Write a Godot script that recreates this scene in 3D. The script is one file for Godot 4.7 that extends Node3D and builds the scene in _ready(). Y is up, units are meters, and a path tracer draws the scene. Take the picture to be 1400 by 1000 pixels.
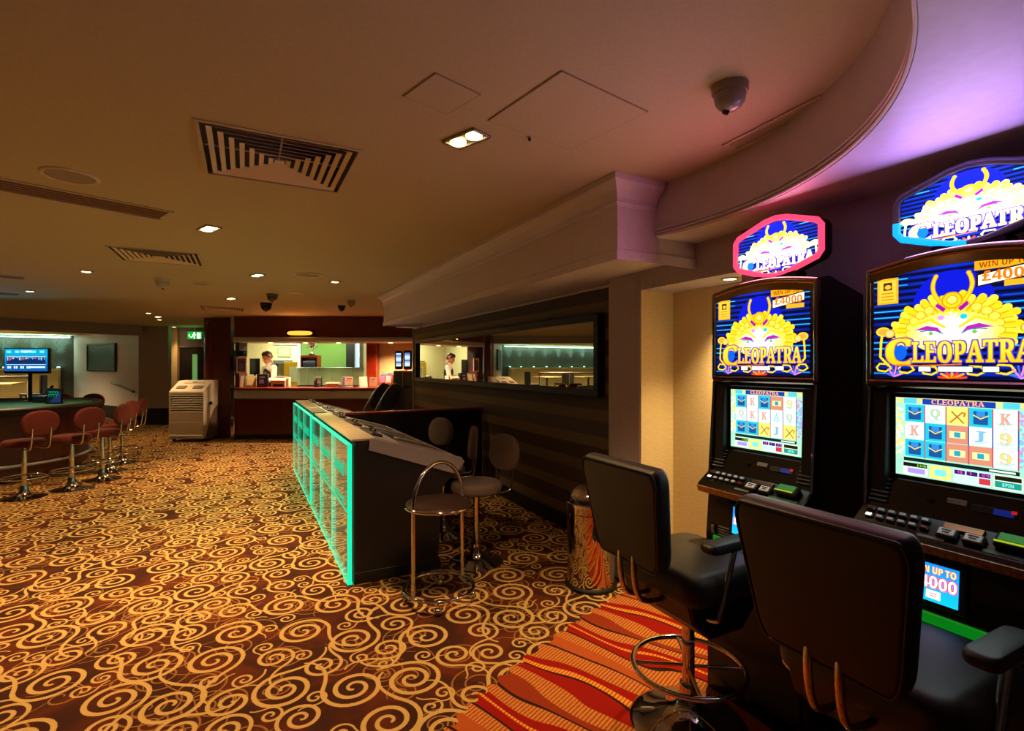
extends Node3D
# Casino floor: y up, metres. The slot wall and the mirror wall run along z; the cash desk stands turned by TURN.
const TURN := -0.4806
var K := {}      # materials
var used := {}   # names taken
var rng := RandomNumberGenerator.new()

# ------------------------------------------------------------------ nodes
func numbered(called: String) -> String:
	if not used.has(called):
		used[called] = 0
		return called
	used[called] += 1
	return "%s_%03d" % [called, used[called]]
func meta(o, label, category, group = ""):
	o.set_meta("label", label)
	o.set_meta("category", category)
	if group != "": o.set_meta("group", group)
	return o
func thing(called, label, category, at = Vector3.ZERO, turn = 0.0, group = ""):
	var o := Node3D.new()
	o.name = numbered(called)
	add_child(o)
	o.position = at
	o.rotation.y = turn
	return meta(o, label, category, group)
func ST() -> SurfaceTool:
	var s := SurfaceTool.new()
	s.begin(Mesh.PRIMITIVE_TRIANGLES)
	return s
func mesh_of(st: SurfaceTool, m) -> ArrayMesh:
	var me := st.commit()
	me.surface_set_material(0, m)
	return me
func part(parent, called, st, m):
	var o := MeshInstance3D.new()
	o.mesh = st if st is Mesh else mesh_of(st, m)
	if st is Mesh: o.material_override = m
	o.name = called
	o.cast_shadow = GeometryInstance3D.SHADOW_CASTING_SETTING_ON
	parent.add_child(o, true)
	return o
func struct(called, st, m):
	var o := MeshInstance3D.new()
	o.mesh = mesh_of(st, m)
	o.name = numbered(called)
	add_child(o)
	o.set_meta("kind", "structure")
	return o
func single(called, st, m, label, category, at = Vector3.ZERO, turn = 0.0, group = ""):
	var o := MeshInstance3D.new()
	o.mesh = mesh_of(st, m)
	o.name = numbered(called)
	add_child(o)
	o.position = at
	o.rotation.y = turn
	return meta(o, label, category, group)
func copy_of(src, label, at, turn):
	var r = src.duplicate()
	r.name = numbered(String(src.name).rstrip("_0123456789"))
	add_child(r)
	r.position = at
	r.rotation.y = turn
	r.set_meta("label", label)
	return r
# a point given in the cash desk's own directions: right, up, depth from the middle of the hall
func D(x, y, z) -> Vector3:
	return Vector3(x * cos(TURN) - z * sin(TURN), y, -x * sin(TURN) - z * cos(TURN))

# the same, set back on the worktop
func G(x, y, z) -> Vector3:
	return D(x * 1.024, y, z * 1.024)

# ------------------------------------------------------------------ materials
func mat(key, c: Color, rough = 0.6, metal = 0.0, spec = 0.5):
	if K.has(key): return K[key]
	var m := StandardMaterial3D.new()
	m.resource_name = key
	m.albedo_color = c
	m.roughness = rough
	m.metallic = metal
	m.metallic_specular = spec
	K[key] = m
	return m
func noise_tex(size, freq, lo: Color, hi: Color, sd = 1, oct = 4, stretch = false):
	var n := FastNoiseLite.new()
	n.noise_type = FastNoiseLite.TYPE_SIMPLEX_SMOOTH
	n.seed = sd
	n.frequency = freq
	n.fractal_octaves = oct
	var g := Gradient.new()
	g.set_color(0, lo)
	g.set_color(1, hi)
	var img := Image.create(size, size, false, Image.FORMAT_RGB8)
	var src = n.get_seamless_image(size, size)
	for y in size:
		for x in size:
			img.set_pixel(x, y, g.sample(src.get_pixel(x, y).r))
	return ImageTexture.create_from_image(img)
func grained(key, lo: Color, hi: Color, rough, scale: Vector3, freq = 0.03, sd = 1, spec = 0.5):
	if K.has(key): return K[key]
	var m = mat(key, Color.WHITE, rough, 0.0, spec)
	m.albedo_texture = noise_tex(192, freq, lo, hi, sd)
	m.uv1_triplanar = true
	m.uv1_world_triplanar = true
	m.uv1_scale = scale
	return m
func glow(key, c: Color, e, base = Color(0.1, 0.1, 0.1)):
	var m = mat(key, base, 0.4)
	m.emission_enabled = true
	m.emission = c
	m.emission_energy_multiplier = e
	return m
func picture(key, img: Image, e = 0.0, rough = 0.35):
	var m = mat(key, Color.WHITE, rough)
	var t := ImageTexture.create_from_image(img)
	m.albedo_texture = t
	m.texture_repeat = false
	if e > 0.0:
		m.albedo_color = Color(0.25, 0.25, 0.25)
		m.emission_enabled = true
		m.emission = Color.WHITE
		m.emission_operator = BaseMaterial3D.EMISSION_OP_MULTIPLY
		m.emission_texture = t
		m.emission_energy_multiplier = e
	return m

# ------------------------------------------------------------------ shapes
func v3(st: SurfaceTool, p: Vector3, n: Vector3, uv = Vector2.ZERO):
	st.set_normal(n)
	st.set_uv(uv)
	st.add_vertex(p)
func tri(st, a, b, c, out: Vector3, na = null, nb = null, nc = null):
	if na == null:
		na = (b - a).cross(c - a).normalized()
		if na.dot(out) < 0: na = -na
		nb = na
		nc = na
	if (b - a).cross(c - a).dot(out) > 0:
		v3(st, a, na); v3(st, c, nc); v3(st, b, nb)
	else:
		v3(st, a, na); v3(st, b, nb); v3(st, c, nc)
func quad(st, a, b, c, d, out):
	tri(st, a, b, c, out)
	tri(st, a, c, d, out)
# a quad with a picture on it: top-left, top-right, bottom-right, bottom-left as seen from the front
func face(st, a, b, c, d, s = Vector2.ONE):
	var n = (c - a).cross(b - a).normalized()
	n = -(b - a).cross(c - a).normalized()
	var u = [Vector2(0, 0), Vector2(s.x, 0), s, Vector2(0, s.y)]
	var p = [a, b, c, d]
	for i in [0, 1, 2, 0, 2, 3]:
		v3(st, p[i], n, u[i])
func box(st, at: Vector3, size: Vector3, bev = 0.0, xf = Transform3D()):
	var h = size / 2.0
	bev = min(bev, min(h.x, min(h.y, h.z)) * 0.95)
	var S = [-1, 1]
	for ax in 3:
		var b1 = (ax + 1) % 3
		var b2 = (ax + 2) % 3
		for s in S:
			var q = []
			for k in [[-1, -1], [1, -1], [1, 1], [-1, 1]]:
				var p = Vector3.ZERO
				p[ax] = s * h[ax]
				p[b1] = k[0] * (h[b1] - bev)
				p[b2] = k[1] * (h[b2] - bev)
				q.append(xf * (at + p))
			var o = Vector3.ZERO
			o[ax] = s
			quad(st, q[0], q[1], q[2], q[3], xf.basis * o)
		if bev > 0.0:
			for s in S:
				for t in S:
					var q = []
					for k in [[0, -1], [0, 1], [1, 1], [1, -1]]:
						var p = Vector3.ZERO
						p[b1] = s * (h[b1] - (bev if k[0] == 1 else 0.0))
						p[b2] = t * (h[b2] - (bev if k[0] == 0 else 0.0))
						p[ax] = k[1] * (h[ax] - bev)
						q.append(xf * (at + p))
					var o = Vector3.ZERO
					o[b1] = s
					o[b2] = t
					quad(st, q[0], q[1], q[2], q[3], xf.basis * o)
	if bev > 0.0:
		for sx in S:
			for sy in S:
				for sz in S:
					var s = Vector3(sx, sy, sz)
					var e = h - Vector3.ONE * bev
					tri(st, xf * (at + s * Vector3(h.x, e.y, e.z)), xf * (at + s * Vector3(e.x, h.y, e.z)), xf * (at + s * Vector3(e.x, e.y, h.z)), xf.basis * s)
	return st
func B(at, size, bev = 0.0, xf = Transform3D()):
	return box(ST(), at, size, bev, xf)
func span(a: Vector3, b: Vector3, bev = 0.0, st = null):
	return box(st if st else ST(), (a + b) / 2.0, (b - a).abs(), bev)
# a polygon in the local xy plane pushed from z0 to z1
func prism(st, poly: PackedVector2Array, z0, z1, xf = Transform3D(), bev = 0.0):
	if Geometry2D.is_polygon_clockwise(poly): poly.reverse()
	var n = poly.size()
	var inner = poly
	if bev > 0.0:
		var off = Geometry2D.offset_polygon(poly, -bev, Geometry2D.JOIN_MITER)
		if off.size() == 1 and off[0].size() == n:
			# match the starting corner
			var best = 0
			for i in n:
				if off[0][i].distance_to(poly[0]) < off[0][best].distance_to(poly[0]): best = i
			inner = PackedVector2Array()
			for i in n: inner.append(off[0][(best + i) % n])
		else:
			bev = 0.0
	var idx = Geometry2D.triangulate_polygon(inner)
	for s in [[z0, -1], [z1, 1]]:
		for i in range(0, idx.size(), 3):
			var p = []
			for k in 3: p.append(xf * Vector3(inner[idx[i + k]].x, inner[idx[i + k]].y, s[0]))
			tri(st, p[0], p[1], p[2], xf.basis * Vector3(0, 0, s[1]))
	for i in n:
		var a = poly[i]
		var b = poly[(i + 1) % n]
		var o = Vector3(b.y - a.y, a.x - b.x, 0)
		quad(st, xf * Vector3(a.x, a.y, z0 + bev), xf * Vector3(b.x, b.y, z0 + bev), xf * Vector3(b.x, b.y, z1 - bev), xf * Vector3(a.x, a.y, z1 - bev), xf.basis * o)
		if bev > 0.0:
			var c = inner[i]
			var d = inner[(i + 1) % n]
			quad(st, xf * Vector3(a.x, a.y, z1 - bev), xf * Vector3(b.x, b.y, z1 - bev), xf * Vector3(d.x, d.y, z1), xf * Vector3(c.x, c.y, z1), xf.basis * (o.normalized() + Vector3(0, 0, 1)))
			quad(st, xf * Vector3(a.x, a.y, z0 + bev), xf * Vector3(b.x, b.y, z0 + bev), xf * Vector3(d.x, d.y, z0), xf * Vector3(c.x, c.y, z0), xf.basis * (o.normalized() - Vector3(0, 0, 1)))
	return st
const FLAT := Basis(Vector3(1, 0, 0), Vector3(0, 0, 1), Vector3(0, -1, 0))  # polygon (x, z) pushed along -y
func slab(st, poly, y0, y1):   # polygon in plan (x, z), from y0 to y1
	return prism(st, poly, -y1, -y0, Transform3D(FLAT, Vector3.ZERO))
func lathe(st, prof: Array, seg = 24, xf = Transform3D(), a0 = 0.0, a1 = TAU):
	var m = prof.size()
	var nn = []
	for j in m - 1:
		var t: Vector2 = (prof[j + 1] - prof[j]).normalized()
		nn.append(Vector2(t.y, -t.x))
	for j in m - 1:
		var n0 = nn[j]
		var n1 = nn[j]
		if j > 0 and nn[j - 1].dot(nn[j]) > 0.6: n0 = (nn[j - 1] + nn[j]).normalized()
		if j < m - 2 and nn[j + 1].dot(nn[j]) > 0.6: n1 = (nn[j + 1] + nn[j]).normalized()
		for i in seg:
			var t0 = lerpf(a0, a1, float(i) / seg)
			var t1 = lerpf(a0, a1, float(i + 1) / seg)
			var P = []
			var N = []
			for k in [[j, t0, n0], [j, t1, n0], [j + 1, t1, n1], [j + 1, t0, n1]]:
				P.append(xf * Vector3(prof[k[0]].x * cos(k[1]), prof[k[0]].y, prof[k[0]].x * sin(k[1])))
				N.append((xf.basis * Vector3(k[2].x * cos(k[1]), k[2].y, k[2].x * sin(k[1]))).normalized())
			var o = N[0] + N[1] + N[2] + N[3]
			if prof[j].x > 1e-5: tri(st, P[0], P[1], P[2], o, N[0], N[1], N[2])
			if prof[j + 1].x > 1e-5: tri(st, P[0], P[2], P[3], o, N[0], N[2], N[3])
	return st
func disc(st, c: Vector3, r, y0, y1, seg = 24):   # plain closed cylinder
	return lathe(st, [Vector2(0, y0), Vector2(r, y0), Vector2(r, y1), Vector2(0, y1)], seg, Transform3D(Basis(), c))
func tube(st, pts: Array, r, seg = 8, closed = false):
	var n = pts.size()
	var rings = []
	var up = Vector3(0.013, 1, 0.021)
	for i in n:
		var a = pts[(i - 1 + n) % n] if closed or i > 0 else pts[i]
		var b = pts[(i + 1) % n] if closed or i < n - 1 else pts[i]
		var t = (b - a).normalized()
		if abs(t.dot(up)) > 0.95: up = Vector3(1, 0.02, 0.03)
		var x = up.cross(t).normalized()
		var y = t.cross(x).normalized()
		up = y
		var ring = []
		for k in seg:
			var w = TAU * k / seg
			ring.append(x * cos(w) + y * sin(w))
		rings.append(ring)
	for i in (n if closed else n - 1):
		var j = (i + 1) % n
		for k in seg:
			var l = (k + 1) % seg
			var a = rings[i][k]
			var b = rings[i][l]
			var c = rings[j][l]
			var d = rings[j][k]
			tri(st, pts[i] + a * r, pts[i] + b * r, pts[j] + c * r, a + b + c, a, b, c)
			tri(st, pts[i] + a * r, pts[j] + c * r, pts[j] + d * r, a + c + d, a, c, d)
	if not closed:
		for e in [[0, 1], [n - 1, n - 2]]:
			var o = pts[e[0]] - pts[e[1]]
			for k in seg:
				tri(st, pts[e[0]], pts[e[0]] + rings[e[0]][k] * r, pts[e[0]] + rings[e[0]][(k + 1) % seg] * r, o)
	return st
func ring(c: Vector3, r, seg = 40):
	var a = []
	for i in seg: a.append(c + Vector3(cos(TAU * i / seg), 0, sin(TAU * i / seg)) * r)
	return a
func curve(pts: Array, n = 6):   # smooth path through the points
	var o = []
	for i in pts.size() - 1:
		var a = pts[max(i - 1, 0)]
		var d = pts[min(i + 2, pts.size() - 1)]
		for k in n: o.append(pts[i].cubic_interpolate(pts[i + 1], a, d, float(k) / n))
	o.append(pts[-1])
	return o
func ball(st, c, r, sy = 1.0, seg = 14):
	var p = []
	for i in 9: p.append(Vector2(sin(PI * i / 8.0), -cos(PI * i / 8.0) * sy) * r)
	p[0].x = 0; p[8].x = 0
	return lathe(st, p, seg, Transform3D(Basis(), c))
# a moulding: profile of (out, y) run along a plan path; out points to the left of the path
func moulding(st, path: Array, prof: Array):
	var n = path.size()
	var nor = []
	for i in n:
		var t = Vector2.ZERO
		var m1 = Vector2.ZERO
		var m2 = Vector2.ZERO
		if i > 0: m1 = (path[i] - path[i - 1]).normalized().orthogonal()
		if i < n - 1: m2 = (path[i + 1] - path[i]).normalized().orthogonal()
		if i == 0: m1 = m2
		if i == n - 1: m2 = m1
		t = (m1 + m2).normalized()
		nor.append(t / max(0.3, t.dot(m1)))
	for i in n - 1:
		for j in prof.size() - 1:
			var q = []
			for k in [[i, j], [i + 1, j], [i + 1, j + 1], [i, j + 1]]:
				var p = path[k[0]] + nor[k[0]] * prof[k[1]].x
				q.append(Vector3(p.x, prof[k[1]].y, p.y))
			var e = prof[j + 1] - prof[j]
			var o2 = Vector2(e.y, -e.x)
			var m = (path[i + 1] - path[i]).normalized().orthogonal()
			quad(st, q[0], q[1], q[2], q[3], Vector3(m.x * o2.x, o2.y, m.y * o2.x))
	return st
func rounded(w, h, r, n = 5):   # rounded rectangle about the origin
	var p := PackedVector2Array()
	for c in [[1, 1, 0], [-1, 1, 1], [-1, -1, 2], [1, -1, 3]]:
		for i in n:
			var a = (c[2] + float(i) / (n - 1)) * PI / 2
			p.append(Vector2(c[0] * (w / 2 - r) + cos(a) * r, c[1] * (h / 2 - r) + sin(a) * r))
	return p
func oval(rx, ry, n = 32, sq = 1.0):
	var p := PackedVector2Array()
	for i in n:
		var a = TAU * i / n
		p.append(Vector2(pow(abs(cos(a)), sq) * sign(cos(a)) * rx, pow(abs(sin(a)), sq) * sign(sin(a)) * ry))
	return p
func cushion(poly: PackedVector2Array, t, xf = Transform3D(), r = 0.02):   # soft pad: polygon, rounded over on both faces
	var st = ST()
	var c = Vector2.ZERO
	for p in poly: c += p
	c /= poly.size()
	var big = 0.0
	for p in poly: big = max(big, (p - c).length())
	var lay = []
	for k in 6:
		var a = PI / 2 * k / 5.0
		lay.append([1.0 - (r / big) * (1.0 - cos(a)) , t / 2 - r + r * sin(a)])
	lay.append([0.55, t / 2 + r * 0.12])
	lay.append([0.0, t / 2 + r * 0.18])
	var rows = []
	for k in range(lay.size() - 1, -1, -1): rows.append([lay[k][0], -lay[k][1]])
	for k in lay.size(): rows.append(lay[k])
	var n = poly.size()
	var P = []
	for rw in rows:
		var a = []
		for p in poly: a.append(Vector3(c.x + (p.x - c.x) * rw[0], c.y + (p.y - c.y) * rw[0], rw[1]))
		P.append(a)
	var N = []
	for j in rows.size():
		var a = []
		for i in n:
			var du = P[j][(i + 1) % n] - P[j][(i - 1 + n) % n]
			var dv = P[min(j + 1, rows.size() - 1)][i] - P[max(j - 1, 0)][i]
			var m = du.cross(dv)
			if m.length() < 1e-9: m = Vector3(0, 0, sign(rows[j][1]))
			m = m.normalized()
			var o = Vector3(poly[i].x - c.x, poly[i].y - c.y, 0).normalized() * 0.3 + Vector3(0, 0, rows[j][1] / t * 3.0)
			if m.dot(o) < 0: m = -m
			a.append(m)
		N.append(a)
	for j in rows.size() - 1:
		for i in n:
			var l = (i + 1) % n
			var o = xf.basis * (N[j][i] + N[j + 1][l])
			tri(st, xf * P[j][i], xf * P[j][l], xf * P[j + 1][l], o, xf.basis * N[j][i], xf.basis * N[j][l], xf.basis * N[j + 1][l])
			tri(st, xf * P[j][i], xf * P[j + 1][l], xf * P[j + 1][i], o, xf.basis * N[j][i], xf.basis * N[j + 1][l], xf.basis * N[j + 1][i])
	return st

# ------------------------------------------------------------------ print and pattern
func im_ellipse(im: Image, cx, cy, rx, ry, c: Color, edge = Color(0, 0, 0, 0), ew = 0.0):
	for y in range(max(0, int(cy - ry)), min(im.get_height(), int(cy + ry) + 1)):
		for x in range(max(0, int(cx - rx)), min(im.get_width(), int(cx + rx) + 1)):
			var d = Vector2((x - cx) / rx, (y - cy) / ry).length()
			if d <= 1.0: im.set_pixel(x, y, edge if d > 1.0 - ew else c)
func im_poly(im: Image, pts: Array, c: Color):
	var lo = 1e9
	var hi = -1e9
	for p in pts:
		lo = min(lo, p.y)
		hi = max(hi, p.y)
	for y in range(max(0, int(lo)), min(im.get_height(), int(hi) + 1)):
		var xs = []
		for i in pts.size():
			var a = pts[i]
			var b = pts[(i + 1) % pts.size()]
			if (a.y <= y) != (b.y <= y): xs.append(a.x + (y - a.y) / (b.y - a.y) * (b.x - a.x))
		xs.sort()
		for k in range(0, xs.size() - 1, 2):
			var x0 = clampi(int(xs[k]), 0, im.get_width())
			var x1 = clampi(int(xs[k + 1]) + 1, 0, im.get_width())
			if x1 > x0: im.fill_rect(Rect2i(x0, y, x1 - x0, 1), c)
func im_line(im: Image, pts: Array, w, c: Color):
	for i in pts.size() - 1:
		var a: Vector2 = pts[i]
		var b: Vector2 = pts[i + 1]
		var n = max(1, int(a.distance_to(b) / max(1.0, w * 0.4)))
		for k in n + 1:
			var p = a.lerp(b, float(k) / n)
			im_ellipse(im, p.x, p.y, w / 2.0, w / 2.0, c)
func im_rect(im, x, y, w, h, c): im.fill_rect(Rect2i(int(x), int(y), int(w), int(h)), c)
func im_text(im: Image, text: String, box2: Rect2, c: Color, outline = null, ow = 0, serif = true, low = null, outline2 = null, ow2 = 0):
	var t := TextMesh.new()
	var f := SystemFont.new()
	f.font_names = PackedStringArray(["Droid Serif" if serif else "Droid Sans"])
	f.font_weight = 700
	t.font = f
	t.text = text
	t.depth = 0.0
	t.font_size = 64
	t.pixel_size = 0.01
	var a = t.get_mesh_arrays()
	var V: PackedVector3Array = a[Mesh.ARRAY_VERTEX]
	var I: PackedInt32Array = a[Mesh.ARRAY_INDEX]
	var bb = AABB(V[0], Vector3.ZERO)
	for p in V: bb = bb.expand(p)
	var W = im.get_width()
	var H = im.get_height()
	var mask := {}
	for i in range(0, I.size(), 3):
		var q = []
		for k in 3:
			var p = V[I[i + k]]
			q.append(Vector2(box2.position.x + (p.x - bb.position.x) / bb.size.x * box2.size.x, box2.position.y + (1.0 - (p.y - bb.position.y) / bb.size.y) * box2.size.y))
		var y0 = min(q[0].y, min(q[1].y, q[2].y))
		var y1 = max(q[0].y, max(q[1].y, q[2].y))
		for y in range(max(0, int(y0)), min(H, int(y1) + 2)):
			var xs = []
			for k in 3:
				var m = q[k]
				var n = q[(k + 1) % 3]
				var yy = y + 0.5
				if (m.y <= yy) != (n.y <= yy): xs.append(m.x + (yy - m.y) / (n.y - m.y) * (n.x - m.x))
			if xs.size() == 2:
				xs.sort()
				for x in range(max(0, int(xs[0] + 0.5)), min(W, int(xs[1] + 0.5))): mask[y * W + x] = true
	for o in [[outline2, ow2], [outline, ow]]:
		if o[0] == null: continue
		for key in mask:
			var x = key % W
			var y = key / W
			im.fill_rect(Rect2i(x - o[1], y - o[1], 2 * o[1] + 1, 2 * o[1] + 1), o[0])
	for key in mask:
		var col = c
		if low != null: col = c.lerp(low, clampf((key / W - box2.position.y) / box2.size.y, 0, 1))
		im.set_pixel(key % W, key / W, col)

func spiral_pts(c: Vector2, r, turns, phase, hand, tail):
	var p = []
	var n = int(turns * 26)
	for i in n + 1:
		var f = float(i) / n
		var a = phase + hand * f * turns * TAU
		p.append(c + Vector2(cos(a), sin(a)) * (r * (0.10 + 0.90 * f)))
	if tail > 0.0:   # swings out the other way, as the scrolls do
		var dirv = (p[-1] - p[-2]).normalized()
		var q = p[-1]
		var m = int(tail / 0.012)
		for i in m:
			dirv = dirv.rotated(-hand * 0.012 / (r * 0.95) * (0.15 + 1.2 * i / m))
			q += dirv * 0.012
			p.append(q)
	return p
func stroke(buf: PackedFloat32Array, N, px, pts, w, val):
	var cnt = pts.size()
	for i in cnt - 1:
		var a = pts[i] * px
		var b = pts[i + 1] * px
		var f = float(i) / cnt
		var hw = w * px * 0.5 * (0.45 + 0.75 * sin(PI * min(1.0, f * 0.85 + 0.12)))
		var ab = b - a
		var l2 = max(1e-6, ab.length_squared())
		for y in range(int(min(a.y, b.y) - hw - 1), int(max(a.y, b.y) + hw + 2)):
			for x in range(int(min(a.x, b.x) - hw - 1), int(max(a.x, b.x) + hw + 2)):
				var d = Vector2(x, y) - a
				var t = clampf(d.dot(ab) / l2, 0, 1)
				var c = clampf(hw + 0.5 - (d - ab * t).length(), 0, 1) * val
				var k = posmod(y, N) * N + posmod(x, N)
				if c > buf[k]: buf[k] = c
	return buf
func scroll_carpet():
	var N = 1024
	var T = 1.7
	var px = N / T
	var thin := PackedFloat32Array()
	thin.resize(N * N)
	var gold := PackedFloat32Array()
	gold.resize(N * N)
	rng.seed = 11
	var spots = []
	for pass_ in [[0.142, 19], [0.100, 26], [0.056, 54]]:
		for tries in 900:
			if pass_[1] <= 0: break
			var c = Vector2(rng.randf(), rng.randf()) * T
			var ok = true
			for s in spots:
				var d = (c - s[0])
				d.x = abs(d.x); d.y = abs(d.y)
				d.x = min(d.x, T - d.x); d.y = min(d.y, T - d.y)
				if d.length() < (pass_[0] + s[1]) * 0.84: ok = false
			if ok:
				spots.append([c, pass_[0]])
				pass_[1] -= 1
	for k in 70:
		var c = Vector2(rng.randf(), rng.randf()) * T
		var r = rng.randf_range(0.05, 0.15)
		thin = stroke(thin, N, px, spiral_pts(c, r, 1.3 + rng.randf() * 1.2, rng.randf() * TAU, 1 if rng.randf() < 0.5 else -1, r * 1.2), 0.008, 1.0)
	for s in spots:
		var big = s[1] > 0.08
		gold = stroke(gold, N, px, spiral_pts(s[0], s[1], 2.25 if s[1] > 0.12 else (1.85 if big else 1.5), rng.randf() * TAU, 1 if rng.randf() < 0.55 else -1, s[1] * (2.0 if big else 1.2)), 0.0195 if s[1] > 0.12 else (0.0165 if big else 0.0115), 1.0)
	var blot := FastNoiseLite.new()
	blot.frequency = 0.006
	blot.seed = 5
	var tuft := FastNoiseLite.new()
	tuft.frequency = 0.32
	var im := Image.create(N, N, false, Image.FORMAT_RGB8)
	for y in N:
		for x in N:
			var k = y * N + x
			var w = TAU / N
			var b = blot.get_noise_3d(cos(x * w) * 160, sin(x * w) * 160 + cos(y * w) * 160, sin(y * w) * 160)
			var c = Color(0.215, 0.115, 0.085).lerp(Color(0.33, 0.15, 0.08), clampf(b * 1.6 + 0.35, 0, 1))
			c = c.lerp(Color(0.55, 0.395, 0.21), thin[k] * 0.9)
			c = c.lerp(Color(0.70, 0.585, 0.36), gold[k])
			im.set_pixel(x, y, c * (1.0 + 0.16 * tuft.get_noise_2d(x, y)))
	var m = mat("scroll_carpet", Color.WHITE, 0.95, 0.0, 0.2)
	m.albedo_texture = ImageTexture.create_from_image(im)
	return [m, T]
func wave_carpet():
	var N = 640
	var im := Image.create(N, N, false, Image.FORMAT_RGB8)
	var tuft := FastNoiseLite.new()
	tuft.frequency = 0.3
	tuft.seed = 3
	var w = TAU / N
	# bands across one repeat: colour and width
	var red = Color(0.52, 0.085, 0.055)
	var fawn = Color(0.72, 0.47, 0.24)
	var dark = Color(0.17, 0.09, 0.05)
	var gold = Color(0.84, 0.58, 0.22)
	var bands = [[fawn, 0.11, 1], [dark, 0.018, 0], [red, 0.075, 0], [gold, 0.022, 1], [red, 0.05, 0], [fawn, 0.085, 1], [dark, 0.016, 0], [Color(0.50, 0.19, 0.10), 0.06, 0], [fawn, 0.10, 1], [red, 0.09, 0], [dark, 0.018, 0], [gold, 0.05, 1], [red, 0.06, 0], [fawn, 0.12, 1], [dark, 0.016, 0], [Color(0.62, 0.3, 0.14), 0.11, 0]]
	var total = 0.0
	for b in bands: total += b[1]
	for y in N:
		for x in N:
			var u = float(x) / N
			u += 0.040 * sin(y * w + 1.0 + 2.2 * sin(x * w)) + 0.014 * sin(2.0 * y * w + x * w * 3.0)
			u = fposmod(u, 1.0) * total
			var c = red
			for b in bands:
				if u < b[1]:
					c = b[0]
					if b[2] == 1:   # hatched pile
						var hsh = 1.0 if sin(y * 0.62 + 0.8 * tuft.get_noise_2d(x * 0.2, y * 0.2)) + tuft.get_noise_2d(x * 2.0, y * 0.4) > 0.1 else 0.0
						c = c.lerp(c * Color(0.72, 0.50, 0.42), hsh * 0.85)
					break
				u -= b[1]
			im.set_pixel(x, y, c * (1.0 + 0.18 * tuft.get_noise_2d(x, y)))
	var m = mat("wave_carpet", Color.WHITE, 0.95, 0.0, 0.2)
	m.albedo_texture = ImageTexture.create_from_image(im)
	return m

# ------------------------------------------------------------------ the figure: tapered bones joined smoothly, meshed as surface nets
func field(p: Vector3, bones: Array, k: float) -> float:
	var d = 1e3
	for b in bones:
		var ab: Vector3 = b[1] - b[0]
		var t = clampf((p - b[0]).dot(ab) / max(1e-6, ab.length_squared()), 0, 1)
		var q: Vector3 = p - b[0] - ab * t
		if b.size() > 4: q.z /= b[4]
		var e = q.length() - lerpf(b[2], b[3], t)
		var h = clampf(0.5 + 0.5 * (d - e) / k, 0, 1)
		d = lerpf(d, e, h) - k * h * (1 - h)
	return d
func nets(st, bones, cell, k, lo = null, hi = null):
	var bb = AABB(bones[0][0], Vector3.ZERO)
	for b in bones:
		for i in 2:
			bb = bb.expand(b[i] + Vector3.ONE * (b[2 + i] + 2 * cell))
			bb = bb.expand(b[i] - Vector3.ONE * (b[2 + i] + 2 * cell))
	var o = bb.position
	var e = bb.end
	if lo != null:
		o = o.max(lo)
		e = e.min(hi)
	var nx = int((e.x - o.x) / cell) + 1
	var ny = int((e.y - o.y) / cell) + 1
	var nz = int((e.z - o.z) / cell) + 1
	var F := PackedFloat32Array()
	F.resize(nx * ny * nz)
	for z in nz:
		for y in ny:
			var x = 0
			while x < nx:
				var d = field(o + Vector3(x, y, z) * cell, bones, k)
				if lo != null and (x == 0 or y == 0 or z == 0 or x == nx - 1 or y == ny - 1 or z == nz - 1): d = max(d, 0.0005)
				F[(z * ny + y) * nx + x] = d
				var skip = int((d - 3.0 * cell) / cell)
				x += 1
				while skip > 0 and x < nx - 1:
					F[(z * ny + y) * nx + x] = d - cell * 0.5
					x += 1
					skip -= 1
	var V := {}
	for z in nz - 1:
		for y in ny - 1:
			for x in nx - 1:
				var sum = Vector3.ZERO
				var c = 0
				for ed in [[0,0,0,1,0,0],[0,1,0,1,1,0],[0,0,1,1,0,1],[0,1,1,1,1,1],[0,0,0,0,1,0],[1,0,0,1,1,0],[0,0,1,0,1,1],[1,0,1,1,1,1],[0,0,0,0,0,1],[1,0,0,1,0,1],[0,1,0,0,1,1],[1,1,0,1,1,1]]:
					var f0 = F[((z + ed[2]) * ny + y + ed[1]) * nx + x + ed[0]]
					var f1 = F[((z + ed[5]) * ny + y + ed[4]) * nx + x + ed[3]]
					if (f0 < 0) != (f1 < 0):
						sum += Vector3(ed[0], ed[1], ed[2]).lerp(Vector3(ed[3], ed[4], ed[5]), f0 / (f0 - f1))
						c += 1
					elif c == 0 and abs(f0) > 2.0 * cell: break
				if c: V[(z * ny + y) * nx + x] = o + (Vector3(x, y, z) + sum / c) * cell
	for key in V:
		var x = key % nx
		var y = (key / nx) % ny
		var z = key / (nx * ny)
		var f = F[key]
		for ax in 3:
			var st3 = [1, nx, nx * ny]
			var g = F[key + st3[ax]]
			if (f < 0) == (g < 0): continue
			var a1 = st3[(ax + 1) % 3]
			var a2 = st3[(ax + 2) % 3]
			var ks = [key, key - a1, key - a1 - a2, key - a2]
			var ok = true
			for q in ks:
				if not V.has(q): ok = false
			if not ok: continue
			var out = Vector3.ZERO
			out[ax] = 1.0 if f < 0 else -1.0
			var N = []
			for q in ks:
				var p = V[q]
				var h = cell * 0.7
				N.append(Vector3(field(p + Vector3(h, 0, 0), bones, k) - field(p - Vector3(h, 0, 0), bones, k), field(p + Vector3(0, h, 0), bones, k) - field(p - Vector3(0, h, 0), bones, k), field(p + Vector3(0, 0, h), bones, k) - field(p - Vector3(0, 0, h), bones, k)).normalized())
			tri(st, V[ks[0]], V[ks[1]], V[ks[2]], out, N[0], N[1], N[2])
			tri(st, V[ks[0]], V[ks[2]], V[ks[3]], out, N[0], N[2], N[3])
	return st

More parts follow.
